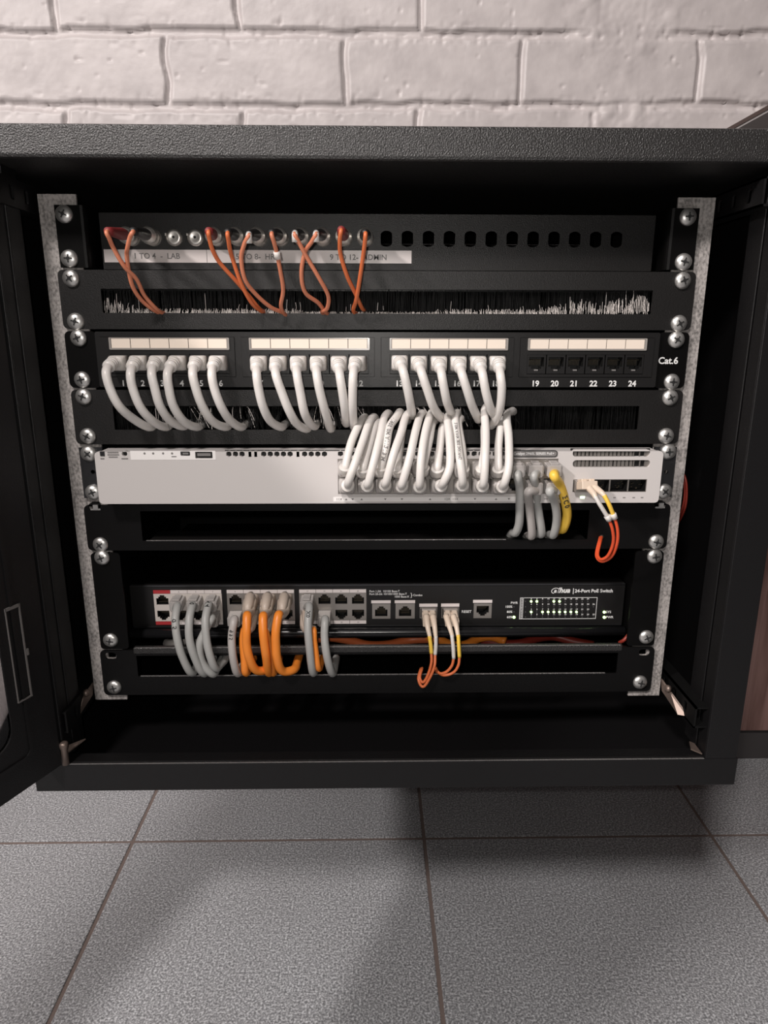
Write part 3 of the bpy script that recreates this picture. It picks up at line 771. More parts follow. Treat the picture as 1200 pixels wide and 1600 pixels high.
def patch_cord(port, fwd, body_len, path, jmat, bmat, label, group, r=0.0033, bw=0.0125, bh=0.0115, plug=False, boot_r=0.0048, name='patch_cable', marks=None, ribs=True, end=None, start_drop=0.0, bl2=0.013):
    """port: point on the socket face; fwd: direction the plug leaves; path: world points after the boot"""
    root = thing(name, label, 'cable', port, group)
    f = Vector(fwd).normalized(); ux = f.cross(Vector((0, 0, 1))).normalized(); uz = ux.cross(f)
    p = Vector(port)
    if plug:      # clear modular plug with latch
        m = MB(); m.obox(p + f*(body_len*0.5-0.001), ux, f, uz, bw/2, body_len*0.5+0.001, bh/2)
        m.obox(p + f*(body_len*0.45) + uz*(bh*0.5+0.0010)*plug, ux, f, uz, 0.0032, body_len*0.4, 0.0009)
        m.obox(p + f*(body_len*0.98), ux, f, uz, bw/2-0.001, 0.0009, bh/2+0.0008)
        m.build('plug', M[bmat], root, bevel=0.0005)
        end_b = p + f*body_len
    else:
        m = MB()
        rings = []
        def R(d, w, h, e): rings.append(rect_ring(p + f*d, f, ux, uz, w, h, e))
        R(-0.001, bw, bh, 0.25); R(body_len*0.7, bw, bh, 0.25); R(body_len, bw*0.96, bh*0.94, 0.4); R(body_len+0.0022, bw*0.80, bh*0.86, 0.7)
        k = 4 if ribs else 2
        P0 = smooth_path([p + f*(body_len+0.0015), p + f*(body_len+0.0015+bl2*0.35)] + [Vector(q) for q in path], 10)
        acc = [0.0]
        for a_, b_ in zip(P0, P0[1:]): acc.append(acc[-1] + (b_-a_).length)
        def at_len(d):
            i = 0
            while i < len(acc)-2 and acc[i+1] < d: i += 1
            t = (d-acc[i])/max(acc[i+1]-acc[i], 1e-9); q = P0[i].lerp(P0[i+1], t)
            a_ = P0[max(i-1, 0)]; b_ = P0[min(i+2, len(P0)-1)]; return q, (b_-a_).normalized()
        for i in range(k):
            t = i/k; rr_ = (1-t)*bw*0.80 + t*boot_r*1.9
            for dd_, sc_ in ((0.0, 1), (0.5, 1), (0.56, 0.86), (0.92, 0.86)) if ribs else ((0.0, 1), (0.8, 1)):
                q, tg = at_len(0.0008+(i+dd_)*bl2/k)
                u2 = (ux - tg*ux.dot(tg)).normalized(); rings.append(rect_ring(q, tg, u2, u2.cross(tg), rr_*sc_, rr_*sc_, 0.95))
        m.rings(rings, 0, True); m.build('plug_boot', M[bmat], root)
        end_b = p + f*(body_len+0.0015)
    P = [end_b, end_b + f*(bl2*0.35)] if not plug else [end_b - f*0.007, end_b - f*0.0008 + Vector((0, 0, -0.0016))]
    P = P + [Vector(q) for q in path]
    sp = smooth_path(P)
    m = MB(); m.tube(sp, r, n=14); cab_o = m.build('cable', M[jmat], root)
    if marks:     # handwriting or print along the jacket, on the side facing out
        print_on(sp, r, marks, 'print_black' if jmat != 'white_jacket' else 'print_grey', root)
    return root
G1 = 'white patch cables in the numbered sockets'
cords = {
 1: ((168, 569), [(166, 581), (172, 607), (186, 634), (205, 652), (231, 667)]),
 2: ((205, 568), [(204, 583), (207, 605), (220, 637), (239, 658), (257, 667)]),
 3: ((237, 568), [(237, 583), (242, 607), (250, 634), (265, 656), (284, 666)]),
 4: ((266, 568), [(262, 583), (264, 607), (271, 634), (287, 658), (306, 667)]),
 5: ((302, 568), [(301, 583), (306, 607), (316, 634), (332, 658), (351, 667)]),
 6: ((332, 568), [(331, 583), (335, 607), (346, 636), (359, 656), (375, 667)]),
 7: ((399, 570), [(401, 585), (404, 607), (411, 635), (422, 657), (438, 667)]),
 8: ((428, 570), [(431, 585), (440, 612), (452, 642), (464, 662), (478, 670)]),
 9: ((461, 570), [(464, 585), (469, 612), (475, 642), (482, 658), (491, 666)]),
 10: ((492, 570), [(495, 585), (500, 612), (508, 642), (516, 669)]),
 11: ((528, 571), [(531, 587), (535, 612), (539, 640), (541, 661)]),
 12: ((552, 570), [(552, 585), (551, 612), (551, 642), (553, 666)]),
 13: ((625, 566), [(630, 580), (636, 605), (641, 630), (644, 649)]),
 14: ((654, 569), [(659, 583), (667, 607), (677, 635), (690, 654)]),
 15: ((688, 571), [(690, 585), (694, 607), (699, 630), (706, 647)]),
 16: ((719, 571), [(722, 585), (729, 607), (737, 632), (747, 655)]),
 17: ((751, 570), [(754, 585), (759, 612), (766, 637), (775, 653)]),
 18: ((781, 569), [(782, 587), (784, 607), (781, 638), (769, 664)])}
slot4_entries = []
for k, (fr, path) in cords.items():
    port = Vector((JX[k-1], JY-0.001, zj+0.0005))
    tgt = W(fr[0], fr[1], -0.030)
    fwd = (tgt-port)
    P = []; n = len(path)
    depth = [-0.0365, -0.0375, -0.034, -0.024, -0.008] if n == 5 else [-0.0365, -0.0370, -0.030, -0.012]
    for (px, py), Y in zip(path, depth): P.append(W(px, py, Y))
    l = P[-1]; d = P[-1]-P[-2]
    P.append(Vector((l.x + d.x*0.25, 0.010, l.z-0.0005))); P.append(Vector((l.x + d.x*0.35, 0.040, l.z-0.002)))
    slot4_entries.append(P[-2].x)
    patch_cord(port, fwd, 0.011, P, 'white_jacket', 'white_plastic', 'white patch cable plugged into socket number %d and hanging into the brush strip' % k, G1)
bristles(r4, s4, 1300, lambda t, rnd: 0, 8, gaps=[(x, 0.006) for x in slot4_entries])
# splayed hairs pushed forward by the cables
def splay(root, slot, xs_, n, seed):
    rnd = random.Random(seed); m = MB(); x0, x1, zb, zt = slot
    for x in xs_:
        for i in range(n):
            a = Vector((x + rnd.uniform(0.002, 0.010), 0.002, zt - 0.001)); L = rnd.uniform(0.008, 0.017)
            c = a + Vector((rnd.uniform(-0.002, 0.010), -rnd.uniform(0.002, 0.012), -L)); c.x = min(c.x, x1); mid = a.lerp(c, 0.5)+Vector((0, -0.001, 0.001))
            w = 0.00014; vs = []
            for q in (a, mid, c): vs += [q-Vector((w, 0, 0)), q+Vector((0, -w, 0)), q+Vector((w, 0, 0))]
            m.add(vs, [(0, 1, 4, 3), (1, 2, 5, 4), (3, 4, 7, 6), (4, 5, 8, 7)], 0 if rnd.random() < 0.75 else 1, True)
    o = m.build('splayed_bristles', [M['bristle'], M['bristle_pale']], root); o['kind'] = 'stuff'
splay(r4, s4, slot4_entries, 16, 3)

# ================================================================== U5 silver switch
YS = -0.020
r5 = thing('network_switch', 'silver grey rack switch packed with white patch cables at its right half', 'network switch', (0, 0.1, Z0-0.2235))
sx0, sx1 = WX(151, 745, YS), WX(1033, 745, YS)
sz1, sz0 = WZ(705.5, YS), WZ(786.5, YS)
m = MB(); m.box(-0.2165, 0.2165, 0.004, 0.26, sz0+0.0006, sz1-0.0006, 1)
for q in ((sx0+0.0035, sx1-0.0035, sz1-0.0016, sz1-0.0004), (sx0+0.0035, sx1-0.0035, sz0+0.0004, sz0+0.0016), (sx0+0.0005, sx0+0.0017, sz0+0.0035, sz1-0.0035), (sx1-0.0017, sx1-0.0005, sz0+0.0035, sz1-0.0035)):
    m.box(q[0], q[1], YS+0.0041, 0.0, q[2], q[3])
m.build('chassis', [M['silver_paint'], M['inner']], r5)
holes = []
def hexes(px0, px1, py, step=10.3, skip=(), r=0.00235):
    out = []; p = px0; i = 0
    while p <= px1:
        if i not in skip:
            out.append(circ(WX(p, py, YS), WZ(py, YS, p), r, 6, PI/6))
        p += step; i += 1
    return out
holes += hexes(357.5, 384, 709.5) + hexes(412, 455, 709.5) + hexes(476, 508, 709.5)
for p in (390.5, 399.5, 465.5):
    cx, cz = WX(p, 709.5, YS), WZ(709.5, YS, p); holes.append([(cx-0.0011, cz-0.0022), (cx+0.0011, cz-0.0022), (cx+0.0011, cz+0.0022), (cx-0.0011, cz+0.0022)])
holes += hexes(532, 795, 709, step=11)
vents = []
for py in (708.5, 725):
    vents.append(rrect(WX(895, py, YS), WX(1016, py, YS), WZ(py+5.6, YS), WZ(py-5.6, YS), 0.0025, 4))
holes += vents
PBX0, PBX1 = WX(528, 745, YS), WX(871, 745, YS)
pz1, pz0 = WZ(717, YS), WZ(772, YS)
pb = [(PBX0, pz0), (PBX1, pz0), (PBX1, pz1), (PBX0, pz1)]
sfp = [(WX(895, 759, YS), WZ(769, YS, 950)), (WX(1010.5, 759, YS), WZ(769, YS, 950)), (WX(1010.5, 759, YS), WZ(749, YS, 950)), (WX(895, 759, YS), WZ(749, YS, 950))]
usbm = rrect(WX(282, 708, YS), WX(297, 708, YS), WZ(712, YS), WZ(704.5, YS), 0.0008, 2)
usba = rrect(WX(305, 710, YS), WX(332, 710, YS), WZ(716, YS), WZ(705.5, YS), 0.0005, 2)
con = circ(WX(194.5, 708.5, YS), WZ(708.5, YS), 0.0021, 16)
m = MB(); plate(m, rrect(sx0, sx1, sz0, sz1, 0.0032, 5), holes + [pb, sfp, usbm, usba, con], YS, 0.004)
m.build('face_plate', M['silver_paint'], r5, bevel=0.0004)
m = MB(); m.box(sx0+0.003, sx1-0.003, YS+0.0041, 0.0, sz0+0.0006, sz1-0.0002)
# vent backing and cavities
m = MB()
m.box(WX(350, 709, YS), WX(815, 709, YS), YS+0.0036, YS+0.0039, WZ(714.5, YS), WZ(704, YS))
m.box(WX(893, 709, YS), WX(1018, 709, YS), YS+0.0036, YS+0.0039, WZ(732, YS), WZ(702, YS))
for q, d in ((usbm, 0.0038), (usba, 0.0038), (con, 0.0038)): m.prism(q, YS+0.0030, YS+0.0039)
m.build('vent_backing', M['cavity'], r5)
# metal slats inside the two right vents
m = MB(); rnd = random.Random(4)
for py in (708.5, 725):
    a, b = WX(897, py, YS), WX(990, py, YS); n = 15
    for i in range(n):
        x = a + (b-a)*(i+0.5)/n
        m.box(x-0.0010-rnd.random()*0.0006, x+0.0010, YS+0.0016, YS+0.0026, WZ(py+5.2, YS), WZ(py-5.2, YS))
    x = WX(1013, py, YS); m.box(WX(1008, py, YS), WX(1015, py, YS), YS+0.0016, YS+0.0026, WZ(py+5.0, YS), WZ(py-5.0, YS))
    for p in (991, 1000.5): 
        x = WX(p, py, YS); m.box(x-0.0004, x+0.0004, YS+0.0012, YS+0.0022, WZ(py+5.2, YS), WZ(py-5.2, YS))
m.build('vent_grille', M['socket_metal'], r5)
# usb tongues, button
m = MB(); q0 = WX(308, 711, YS); q1 = WX(329, 711, YS); m.box(q0, q1, YS+0.0004, YS+0.0028, WZ(712.5, YS), WZ(708, YS))
m.box(WX(285, 708, YS), WX(294, 708, YS), YS+0.0005, YS+0.0028, WZ(710, YS), WZ(707, YS)); m.build('usb_port', M['print_grey'], r5)
m = MB(); m.box(WX(156.5, 708, YS), WX(163.5, 708, YS), YS-0.0006, YS+0.0004, WZ(712, YS), WZ(705, YS)); m.build('mode_button', M['ear_steel'], r5)
m = MB()
zl0, zl1 = WZ(718, YS), WZ(704, YS)
x0l, x1l = WX(204, 711, YS), WX(337, 711, YS)
plate(m, [(x0l, zl0), (x1l, zl0), (x1l, zl1), (x0l, zl1)], [usbm, usba], YS-0.0003, 0.0003)
m.build('label_strip', M['bright_label'], r5)
m = MB()
for p in (226, 239.5, 255, 269): m.prism(circ(WX(p, 708, YS), WZ(708, YS), 0.0009, 8), YS-0.0004, YS-0.0003)
for p0, p1, py in ((168, 185, 706.5), (168, 186, 710), (170, 184, 713.5), (157, 163, 716), (190, 200, 716), (268, 276, 713)):
    m.box(WX(p0, py, YS), WX(p1, py, YS), YS-0.0004, YS-0.0002 if p0 > 200 else YS, WZ(py+0.8, YS), WZ(py-0.8, YS))
m.build('label_print', M['print_grey'], r5)
# model badge
bx0, bx1 = WX(797, 709, YS), WX(871, 709, YS)
m = MB(); plate(m, rrect(bx0, bx1, WZ(714.5, YS), WZ(703.5, YS), 0.0024, 5), [rrect(bx0+0.0007, bx1-0.0007, WZ(714.5, YS)+0.0007, WZ(703.5, YS)-0.0007, 0.0018, 5)], YS-0.0006, 0.0006)
m.build('badge_rim', M['print_black'], r5)
m = MB(); m.prism(rrect(bx0+0.0007, bx1-0.0007, WZ(714.5, YS)+0.0007, WZ(703.5, YS)-0.0007, 0.0018, 5), YS-0.0003, YS-0.0001)
bd = m.build('badge', M['print_grey'], r5)
letters([('Catalyst 2960L SERIES PoE+', (bx0+bx1)/2, WZ(709, YS), 0.0028, 'CENTER')], YS-0.0004, M['print_white'], bd, t=0.0001)
# strip under the ports with port marks
m = MB(); m.box(WX(521, 780, YS), WX(806, 780, YS), YS-0.0003, YS, WZ(783.5, YS), WZ(776.5, YS)); sb = m.build('port_strip', M['bright_label'], r5)
letters([('11X', WX(530, 780, YS), WZ(780, YS), 0.0028, 'CENTER'), ('12X  13X', WX(705, 780, YS), WZ(780, YS), 0.0028, 'CENTER')], YS-0.0004, M['print_grey'], sb, t=0.0001)
m = MB()
for p, s in ((541, 1), (551, -1), (565, 1), (602, -1), (628, -1), (672, 1), (775, 1), (795, -1), (742, -1)):
    x, z = WX(p, 780, YS), WZ(780, YS); tri = [(x-0.001, z-0.0007*s), (x+0.001, z-0.0007*s), (x, z+0.0008*s)]
    m.prism(tri if s > 0 else tri[::-1], YS-0.0004, YS-0.0003)
for p in (833, 853, 875): m.box(WX(p-3, 780, YS), WX(p+3, 780, YS), YS-0.0002, YS, WZ(780.6, YS), WZ(779.6, YS))
for p in (960, 975, 990, 1003): m.box(WX(p-2, 778, YS), WX(p+2, 778, YS), YS-0.0002, YS, WZ(779, YS), WZ(777.6, YS))
m.build('port_marks', M['print_grey'], r5)
# port block: 12 columns, two rows
cols = [541, 570, 598.5, 625.5, 653, 682, 720, 749.5, 778.5, 807, 831, 859]
gcol = [WX(c, 745, YS) for c in [541+28.3*i for i in range(6)] + [720+28.3*i for i in range(6)]]
zr1, zr2 = WZ(731, YS), WZ(758, YS)
pb_o = MB()
hs = []
for x in gcol:
    hs.append(jack_poly(x, zr1, 0.0117, 0.0098, -1)); hs.append(jack_poly(x, zr2, 0.0117, 0.0098, 1))
plate(pb_o, [(PBX0+0.0001, pz0+0.0001), (PBX1-0.0001, pz0+0.0001), (PBX1-0.0001, pz1-0.0001), (PBX0+0.0001, pz1-0.0001)], hs, YS+0.0006, 0.0012)
pb_o = pb_o.build('port_block', M['socket_metal'], r5)
for x in gcol:
    jack(pb_o, x, zr1, YS+0.0012, 0.0117, 0.0098, -1); jack(pb_o, x, zr2, YS+0.0012, 0.0117, 0.0098, 1)
# sfp cages
cx0, cx1 = sfp[0][0], sfp[1][0]; cz0, cz1 = sfp[0][1], sfp[2][1]; cw = (cx1-cx0)/4
for i in range(4):
    m = MB(); a, b = cx0+i*cw, cx0+(i+1)*cw
    m.cavity([(a+0.0004, cz0+0.0004), (b-0.0004, cz0+0.0004), (b-0.0004, cz1-0.0004), (a+0.0004, cz1-0.0004)], YS+0.001, YS+0.012, 1)
    plate(m, [(a, cz0), (b, cz0), (b, cz1), (a, cz1)], [[(a+0.0005, cz0+0.0005), (b-0.0005, cz0+0.0005), (b-0.0005, cz1-0.0005), (a+0.0005, cz1-0.0005)]], YS+0.0004, 0.0008, 0)
    rnd = random.Random(i)
    for k in range(9):
        x = rnd.uniform(a+0.002, b-0.002); z = rnd.uniform(cz0+0.001, cz1-0.001)
        m.box(x-0.0006, x+0.0006, YS+0.006, YS+0.008, z-0.00025, z+0.00025, 2)
    m.build('sfp_cage', [M['socket_metal'], M['cavity'], M['gold']], r5)
m = MB(); x = WX(910, 778, YS); m.box(x-0.0017, x+0.0017, YS-0.0005, YS, WZ(779.5, YS), WZ(776, YS)); m.build('status_light', M['led_white'], r5)
for s, xo, xi, pxh in ((-1, -0.2400, sx0-0.0006, 147), (1, 0.2412, sx1+0.0006, 1041)):
    m = MB(); a, b = sorted((xo, xi))
    hz = WZ(737.5, -0.002, pxh); hx = WX(pxh-2 if s < 0 else pxh, 738, -0.002)
    plate(m, [(a, U(5)+0.001), (b, U(5)+0.001), (b, U(4)-0.002), (a, U(4)-0.002)], [circ(hx, hz, 0.0017, 12)] if s else [], -0.0018, 0.0018)
    m.box(min(xi, xi+s*0.0016), max(xi, xi+s*0.0016), 0.0, 0.03, U(5)+0.001, U(4)-0.002)
    m.build('mounting_ear', M['ear_steel'], r5)
screws(r5, 4, -0.0018)

G2 = 'white patch cables looping up from the silver switch'
bot = [((544, 761), [(545, 751), (555, 723), (567, 689), (577, 660)], 'arching over the leftmost lower socket of the silver switch'),
       ((575, 760), [(576, 753), (585, 718), (595, 678), (600, 654)], 'in the second lower socket of the silver switch'),
       ((602, 759), [(604, 751), (615, 710), (627, 675), (633, 654)], 'in the third lower socket of the silver switch'),
       ((628, 761), [(629, 754), (640, 715), (649, 675), (655, 654)], 'in the fourth lower socket of the silver switch'),
       ((656, 762), [(656, 754), (658, 718), (664, 678), (671, 652)], 'in the fifth lower socket of the silver switch'),
       ((690, 761), [(694, 752), (703, 728), (702, 683), (699, 655)], 'in the sixth lower socket, curling up beside the port gap'),
       ((723, 760), [(723, 751), (719, 721), (715, 689), (711, 653)], 'with print, in the seventh lower socket right of the port gap'),
       ((755, 761), [(756, 753), (758, 718), (759, 678), (757, 644)], 'standing straight in the eighth lower socket of the silver switch'),
       ((786, 763), [(789, 753), (795, 728), (795, 683), (792, 650)], 'rightmost of the loops, its top bent right into the brush strip')]
top = [(7, (751, 737), [(753, 729), (757, 700), (757, 668)], 'mostly hidden, in the eighth upper socket of the silver switch'),
       (0, (540, 734), [(540, 728), (549, 691), (563, 660)], 'behind, in the leftmost upper socket of the silver switch'),
       (1, (567, 737), [(568, 729), (575, 705), (586, 668)], 'behind, in the second upper socket of the silver switch'),
       (2, (595, 736), [(596, 728), (603, 699), (609, 667), (619, 652)], 'with black print, in the third upper socket of the silver switch'),
       (3, (621, 737), [(621, 729), (624, 705), (630, 664)], 'mostly hidden, in the fourth upper socket of the silver switch'),
       (4, (660, 735), [(662, 726), (670, 691), (675, 664)], 'mostly hidden, in the fifth upper socket of the silver switch'),
       (5, (684, 737), [(684, 729), (687, 705), (691, 670)], 'behind, in the sixth upper socket of the silver switch'),
       (6, (722, 737), [(724, 728), (722, 700), (716, 662)], 'printed, behind the seventh lower cable of the silver switch'),
       (8, (779, 737), [(779, 729), (779, 697), (783, 664)], 'behind the rightmost loop, in the ninth upper socket of the silver switch')]
def loop(i, row, fr, path, desc, dep, mk=None, tail=None):
    port = Vector((gcol[i], YS+0.0005, zr2 if row else zr1))
    tgt = W(fr[0], fr[1], dep)
    f = (tgt-port)
    P = []
    n = len(path)
    ys = [dep-0.004, dep-0.003, dep*0.75, -0.018] if n == 4 else [dep-0.004, dep*0.85, -0.016]
    for (px, py), Y in zip(path, ys): P.append(W(px, py, Y))
    l = P[-1]
    dx = 0.003 if tail is None else tail
    P.append(Vector((l.x+dx, -0.006, l.z+0.0025))); P.append(Vector((l.x+dx*1.6, 0.006, l.z+0.0005))); P.append(Vector((l.x+dx*1.8, 0.035, l.z-0.004)))
    root = thing('patch_cable', 'white patch cable ' + desc, 'cable', port, G2)
    f.normalize(); ux = f.cross(Vector((0, 0, 1))).normalized(); uz = ux.cross(f)
    R = lambda d, w, h, e: rect_ring(port + f*d, f, ux, uz, w, h, e)
    m = MB(); m.rings([R(-0.001, 0.0118, 0.0096, 0.2), R(0.004, 0.0118, 0.0096, 0.2), R(0.0045, 0.0126, 0.0128, 0.35), R(0.0125, 0.0124, 0.0128, 0.5), R(0.0165, 0.0108, 0.0108, 0.8), R(0.0172, 0.0085, 0.0085, 0.95)], 0, True)
    m.build('plug', M['smoky_plug'], root)
    sp = smooth_path([port + f*0.0150, port + f*0.0195] + P, 9)
    acc = 0; cup = [sp[0]]; 
    for a_, b_ in zip(sp, sp[1:]):
        acc += (b_-a_).length; cup.append(b_)
        if acc > 0.0085: break
    nC = len(cup); m = MB(); m.tube(cup + [cup[-1] + (cup[-1]-cup[-2]).normalized()*0.0004], 0.005, n=18, rr=[0.0050-0.0003*i/nC for i in range(nC-1)] + [0.0050, 0.0046])
    m.build('boot', M['white_plastic'], root)
    m = MB(); m.tube(sp[3:], 0.0031, n=14); m.build('cable', M['white_jacket'], root)
    if mk:
        print_on(sp, 0.0031, mk, 'print_grey', root)
for i, fr, path, d in top: loop(i, 0, fr, path, d, -0.038, [('11905 .0M A11213.M', 0.45, 0.0042)] if i == 2 else None)
for i, (fr, path, d) in enumerate(bot): loop(i, 1, fr, path, d, -0.046, [('3.0M AWM 2835 24AWG', 0.5, 0.0032)] if i == 6 else None, tail=0.006 if i == 8 else None)
# empty looking clear plug in the eighth upper socket
G3 = 'grey patch cables under the right ports of the silver switch'
def down(i, row, fr, path, jm, desc, dep=-0.031, mk=None, grp=G3, rad=0.0034):
    port = Vector((gcol[i], YS+0.0005, zr2 if row else zr1))
    P = []
    ys = np.linspace(dep-0.003, -0.006, len(path))
    for (px, py), Y in zip(path, ys): P.append(W(px, py, Y))
    l = P[-1]; P.append(Vector((l.x-0.0005, 0.006, l.z-0.004))); P.append(Vector((l.x-0.001, 0.022, l.z-0.016)))
    f = Vector((0, -1, -0.12))
    patch_cord(port, f, 0.010, P, jm, 'smoky_plug', desc, grp, r=rad, bw=0.0118, bh=0.0084, plug=(-1 if row else 1), marks=mk)
down(9, 0, None, [(809, 745), (812, 762), (812, 790), (811, 818), (806, 832)], 'grey_jacket', 'grey patch cable from the upper row, nearest to the white loops')
down(10, 0, None, [(834, 745), (837, 762), (840, 790), (846, 833)], 'grey_jacket', 'grey patch cable from the upper row, second to the left of the yellow one')
down(10, 1, None, [(826, 768), (827, 790), (831, 836)], 'greyer_jacket', 'grey patch cable from the lower row, between two others left of the yellow', dep=-0.03)
down(11, 1, None, [(859, 768), (867, 785), (870, 812), (865, 835)], 'grey_jacket', 'grey patch cable from the lower row directly behind the yellow cable', dep=-0.032)
down(11, 0, None, [(866, 744), (874, 756), (882, 780), (886, 805), (880, 826)], 'yellow_jacket', 'yellow patch cable with black handwriting at the right end of the switch ports', dep=-0.034, mk=[('E C 0', 0.52, 0.0058)], grp=None, rad=0.0037)

# ================================================================== duplex fibre plugs
def duplex(name, label, cage, y0, clip, boots, tubes, tcols, fibres, fmat, group=None, band=False):
    """clip: world centre of the joined body front; boots: two lists of (px,py,Y)"""
    root = thing(name, label, 'cable', cage, group)
    c = Vector(cage)
    m = MB(); m.box(c.x-0.0066, c.x+0.0066, y0-0.005, y0+0.004, c.z-0.0042, c.z+0.0050); m.build('transceiver', M['socket_metal'], root, bevel=0.0004)
    m = MB(); f = Vector(clip)-c; d = f.normalized(); ux = d.cross(Vector((0, 0, 1))).normalized(); uz = ux.cross(d)
    m.obox(c+f*0.55, ux, d, uz, 0.0062, f.length*0.45, 0.0032)
    for s in (-1, 1):
        m.obox(c+f*0.5+ux*s*0.0031+uz*0.0040, ux, d, uz, 0.0022, f.length*0.3, 0.0011)
    m.build('connector_body', M['cream_lc'], root, bevel=0.0006)
    for b, t, tc, fb in zip(boots, tubes, tcols, fibres):
        pts = [W(*q) for q in b]
        m = MB(); sp = smooth_path(pts, 5); n = len(sp); m.tube(sp, 0.002, n=10, rr=[0.0029-0.0012*i/(n-1) for i in range(n)]); m.build('boot', M['cream_lc'], root)
        pts = [W(*q) for q in t]; m = MB(); m.tube(smooth_path(pts, 5), 0.00165, n=10); m.build('sleeve', M[tc], root)
        pts = [W(*q) for q in fb]; sp = smooth_path(pts, 8); m = MB(); m.tube(sp, 0.00125, n=10); m.build('fibre', M[fmat], root)
        if band:
            m = MB(); e = W(*t[-1]); e0 = W(*t[-2]); dr = (e-e0).normalized(); m.tube([e-dr*0.002, e+dr*0.0025], 0.0024, n=10); m.build('ferrule', M['white_plastic'], root)
            q = sp[-14]; q2 = sp[-10]; m = MB(); m.tube([q, q2], 0.0019, n=10); m.build('tape', M['tape_black'], root)
sc = Vector((cx0+cw*0.5, YS, (cz0+cz1)/2))
duplex('duplex_fibre_cable', 'cream twin fibre connector with orange tails hooked below the silver switch', sc, YS, W(922, 758, YS-0.016),
       [[(920, 762, -0.034), (928, 772, -0.042), (931, 779, -0.045)], [(928, 761, -0.034), (940, 770, -0.042), (946, 777, -0.045)]],
       [[(930, 776, -0.045), (937, 788, -0.047), (950, 809, -0.046)], [(944, 774, -0.045), (951, 787, -0.047), (959, 806, -0.046)]],
       ['white_plastic', 'yellow_jacket'],
       [[(950, 808, -0.046), (957, 828, -0.044), (958, 848, -0.040), (950, 868, -0.034), (939, 874, -0.028), (934, 866, -0.020), (939, 843, -0.006), (941, 836, 0.004), (941, 834, 0.03)],
        [(959, 805, -0.046), (965, 828, -0.044), (964, 850, -0.040), (955, 870, -0.032), (940, 877, -0.026), (932, 868, -0.018), (937, 843, -0.005), (939, 836, 0.006), (939, 834, 0.03)]],
       'fibre_red', band=True)

# ================================================================== U6 slotted panel
s6 = (-0.196, 0.1742, WZ(843, 0), WZ(797, 0))
r6 = slot_panel(5, s6, 'cable_pass_panel', 'black panel with a wide empty slot directly below the silver switch', 'rack panel', False, ztop=0.005, zbot=0.0006)
m = MB(); m.box(s6[0]+0.004, s6[1], 0.0, 0.030, s6[2]-0.0022, s6[2]-0.001); m.build('slot_ledge', M['panel'], r6)
m = MB(); m.box(s6[0]+0.003, WX(790, 843), -0.0017, -0.0002, s6[2]-0.0001, s6[2]+0.0003); m.build('slot_highlight', M['edge_highlight'], r6)  # pale strip painting the highlight along the slot's lower edge
for px, py in ((149.5, 792), (1031, 789)):   # loose cage nut clips beside the slot panel
    m = MB(); c = W(px, py, -0.001); m.box(c.x-0.004, c.x+0.004, -0.0022, -0.0016, c.z-0.0025, c.z-0.0012); m.box(c.x-0.0015, c.x+0.0025, -0.0030, -0.0016, c.z-0.0012, c.z+0.002)
    m.build('cage_nut', M['steel'], r6)

# ================================================================== shelf (2U) and lower switch
r7 = thing('rack_shelf', 'black rack shelf with tall side ears carrying the lower switch', 'shelf', (0, 0.1, U(8)+0.001))
for s in (-1, 1):
    m = MB()
    prof = [(0.2400, 0.0), (0.2400, -0.0018), (0.2185, -0.0018), (0.2166, -0.0012), (0.2156, 0.0004), (0.2152, 0.0025)]
    zt_, zb_ = U(6)-0.0015, U(8)+0.0004
    hs_ = [rrect(s*0.23255-0.005, s*0.23255+0.005, z-0.0032, z+0.0032, 0.003, 3) for z in (U(6)-0.00635, U(8)+0.00635)]
    a, b = sorted((s*0.2400, s*0.2160)); plate(m, rrect(a, b, zb_, zt_, 0.003), hs_, -0.0018, 0.0018)
    m.box(min(s*0.2162, s*0.2178)+s*0.0085, max(s*0.2162, s*0.2178)+s*0.0085, 0.0, 0.20, zb_, zt_)
    m.build('side_ear', M['ear'], r7, recalc=False)
screws(r7, 6, -0.0018)
m = MB(); m.box(-0.2242, 0.2242, 0.030, 0.24, Z0-0.3605, Z0-0.3590)
m.build('tray', M['ear'], r7)
DY = 0.030
zbar = WZ(991, 0.020)
m = MB(); m.tube([(-0.2225, 0.024, zbar), (-0.1, 0.024, zbar), (0.1, 0.024, zbar), (0.2225, 0.024, zbar)], 0.0045, n=18); m.build('front_rail', M['gloss_black'], r7)

r8 = thing('poe_switch', 'black 24 port switch with green lights and orange cables, resting on the lower shelf', 'network switch', (0, 0.12, Z0-0.3588))
dx0, dx1 = WX(205, 945, DY), WX(974, 945, DY); dz1 = WZ(912, DY); dz0 = max(WZ(979, DY), Z0-0.3588)
m = MB(); m.box(dx0+0.001, dx1-0.001, DY+0.0135, 0.23, dz0, dz1)
for q in ((dx0+0.001, dx1-0.001, dz1-0.0012, dz1), (dx0+0.001, dx1-0.001, dz0, dz0+0.0012), (dx0+0.001, dx0+0.002, dz0+0.0012, dz1-0.0012), (dx1-0.002, dx1-0.001, dz0+0.0012, dz1-0.0012)):
    m.box(q[0], q[1], DY+0.0019, DY+0.0135, q[2], q[3])
m.build('chassis', M['ear'], r8)
blocks = [(241.5, 347.5), (355.5, 460.5), (468, 572.5)]
DH = []
for a, b in blocks: DH.append([(WX(a, 947, DY), WZ(974, DY)), (WX(b, 947, DY), WZ(974, DY)), (WX(b, 947, DY), WZ(920.5, DY)), (WX(a, 947, DY), WZ(920.5, DY))])
up1 = [(581.5, 610), (618, 648), (740, 768)]
UH = [[(WX(a, 955, DY), WZ(966.5, DY)), (WX(b, 955, DY), WZ(966.5, DY)), (WX(b, 955, DY), WZ(943.5, DY)), (WX(a, 955, DY), WZ(943.5, DY))] for a, b in up1]
SF = [(656, 683), (690, 717)]
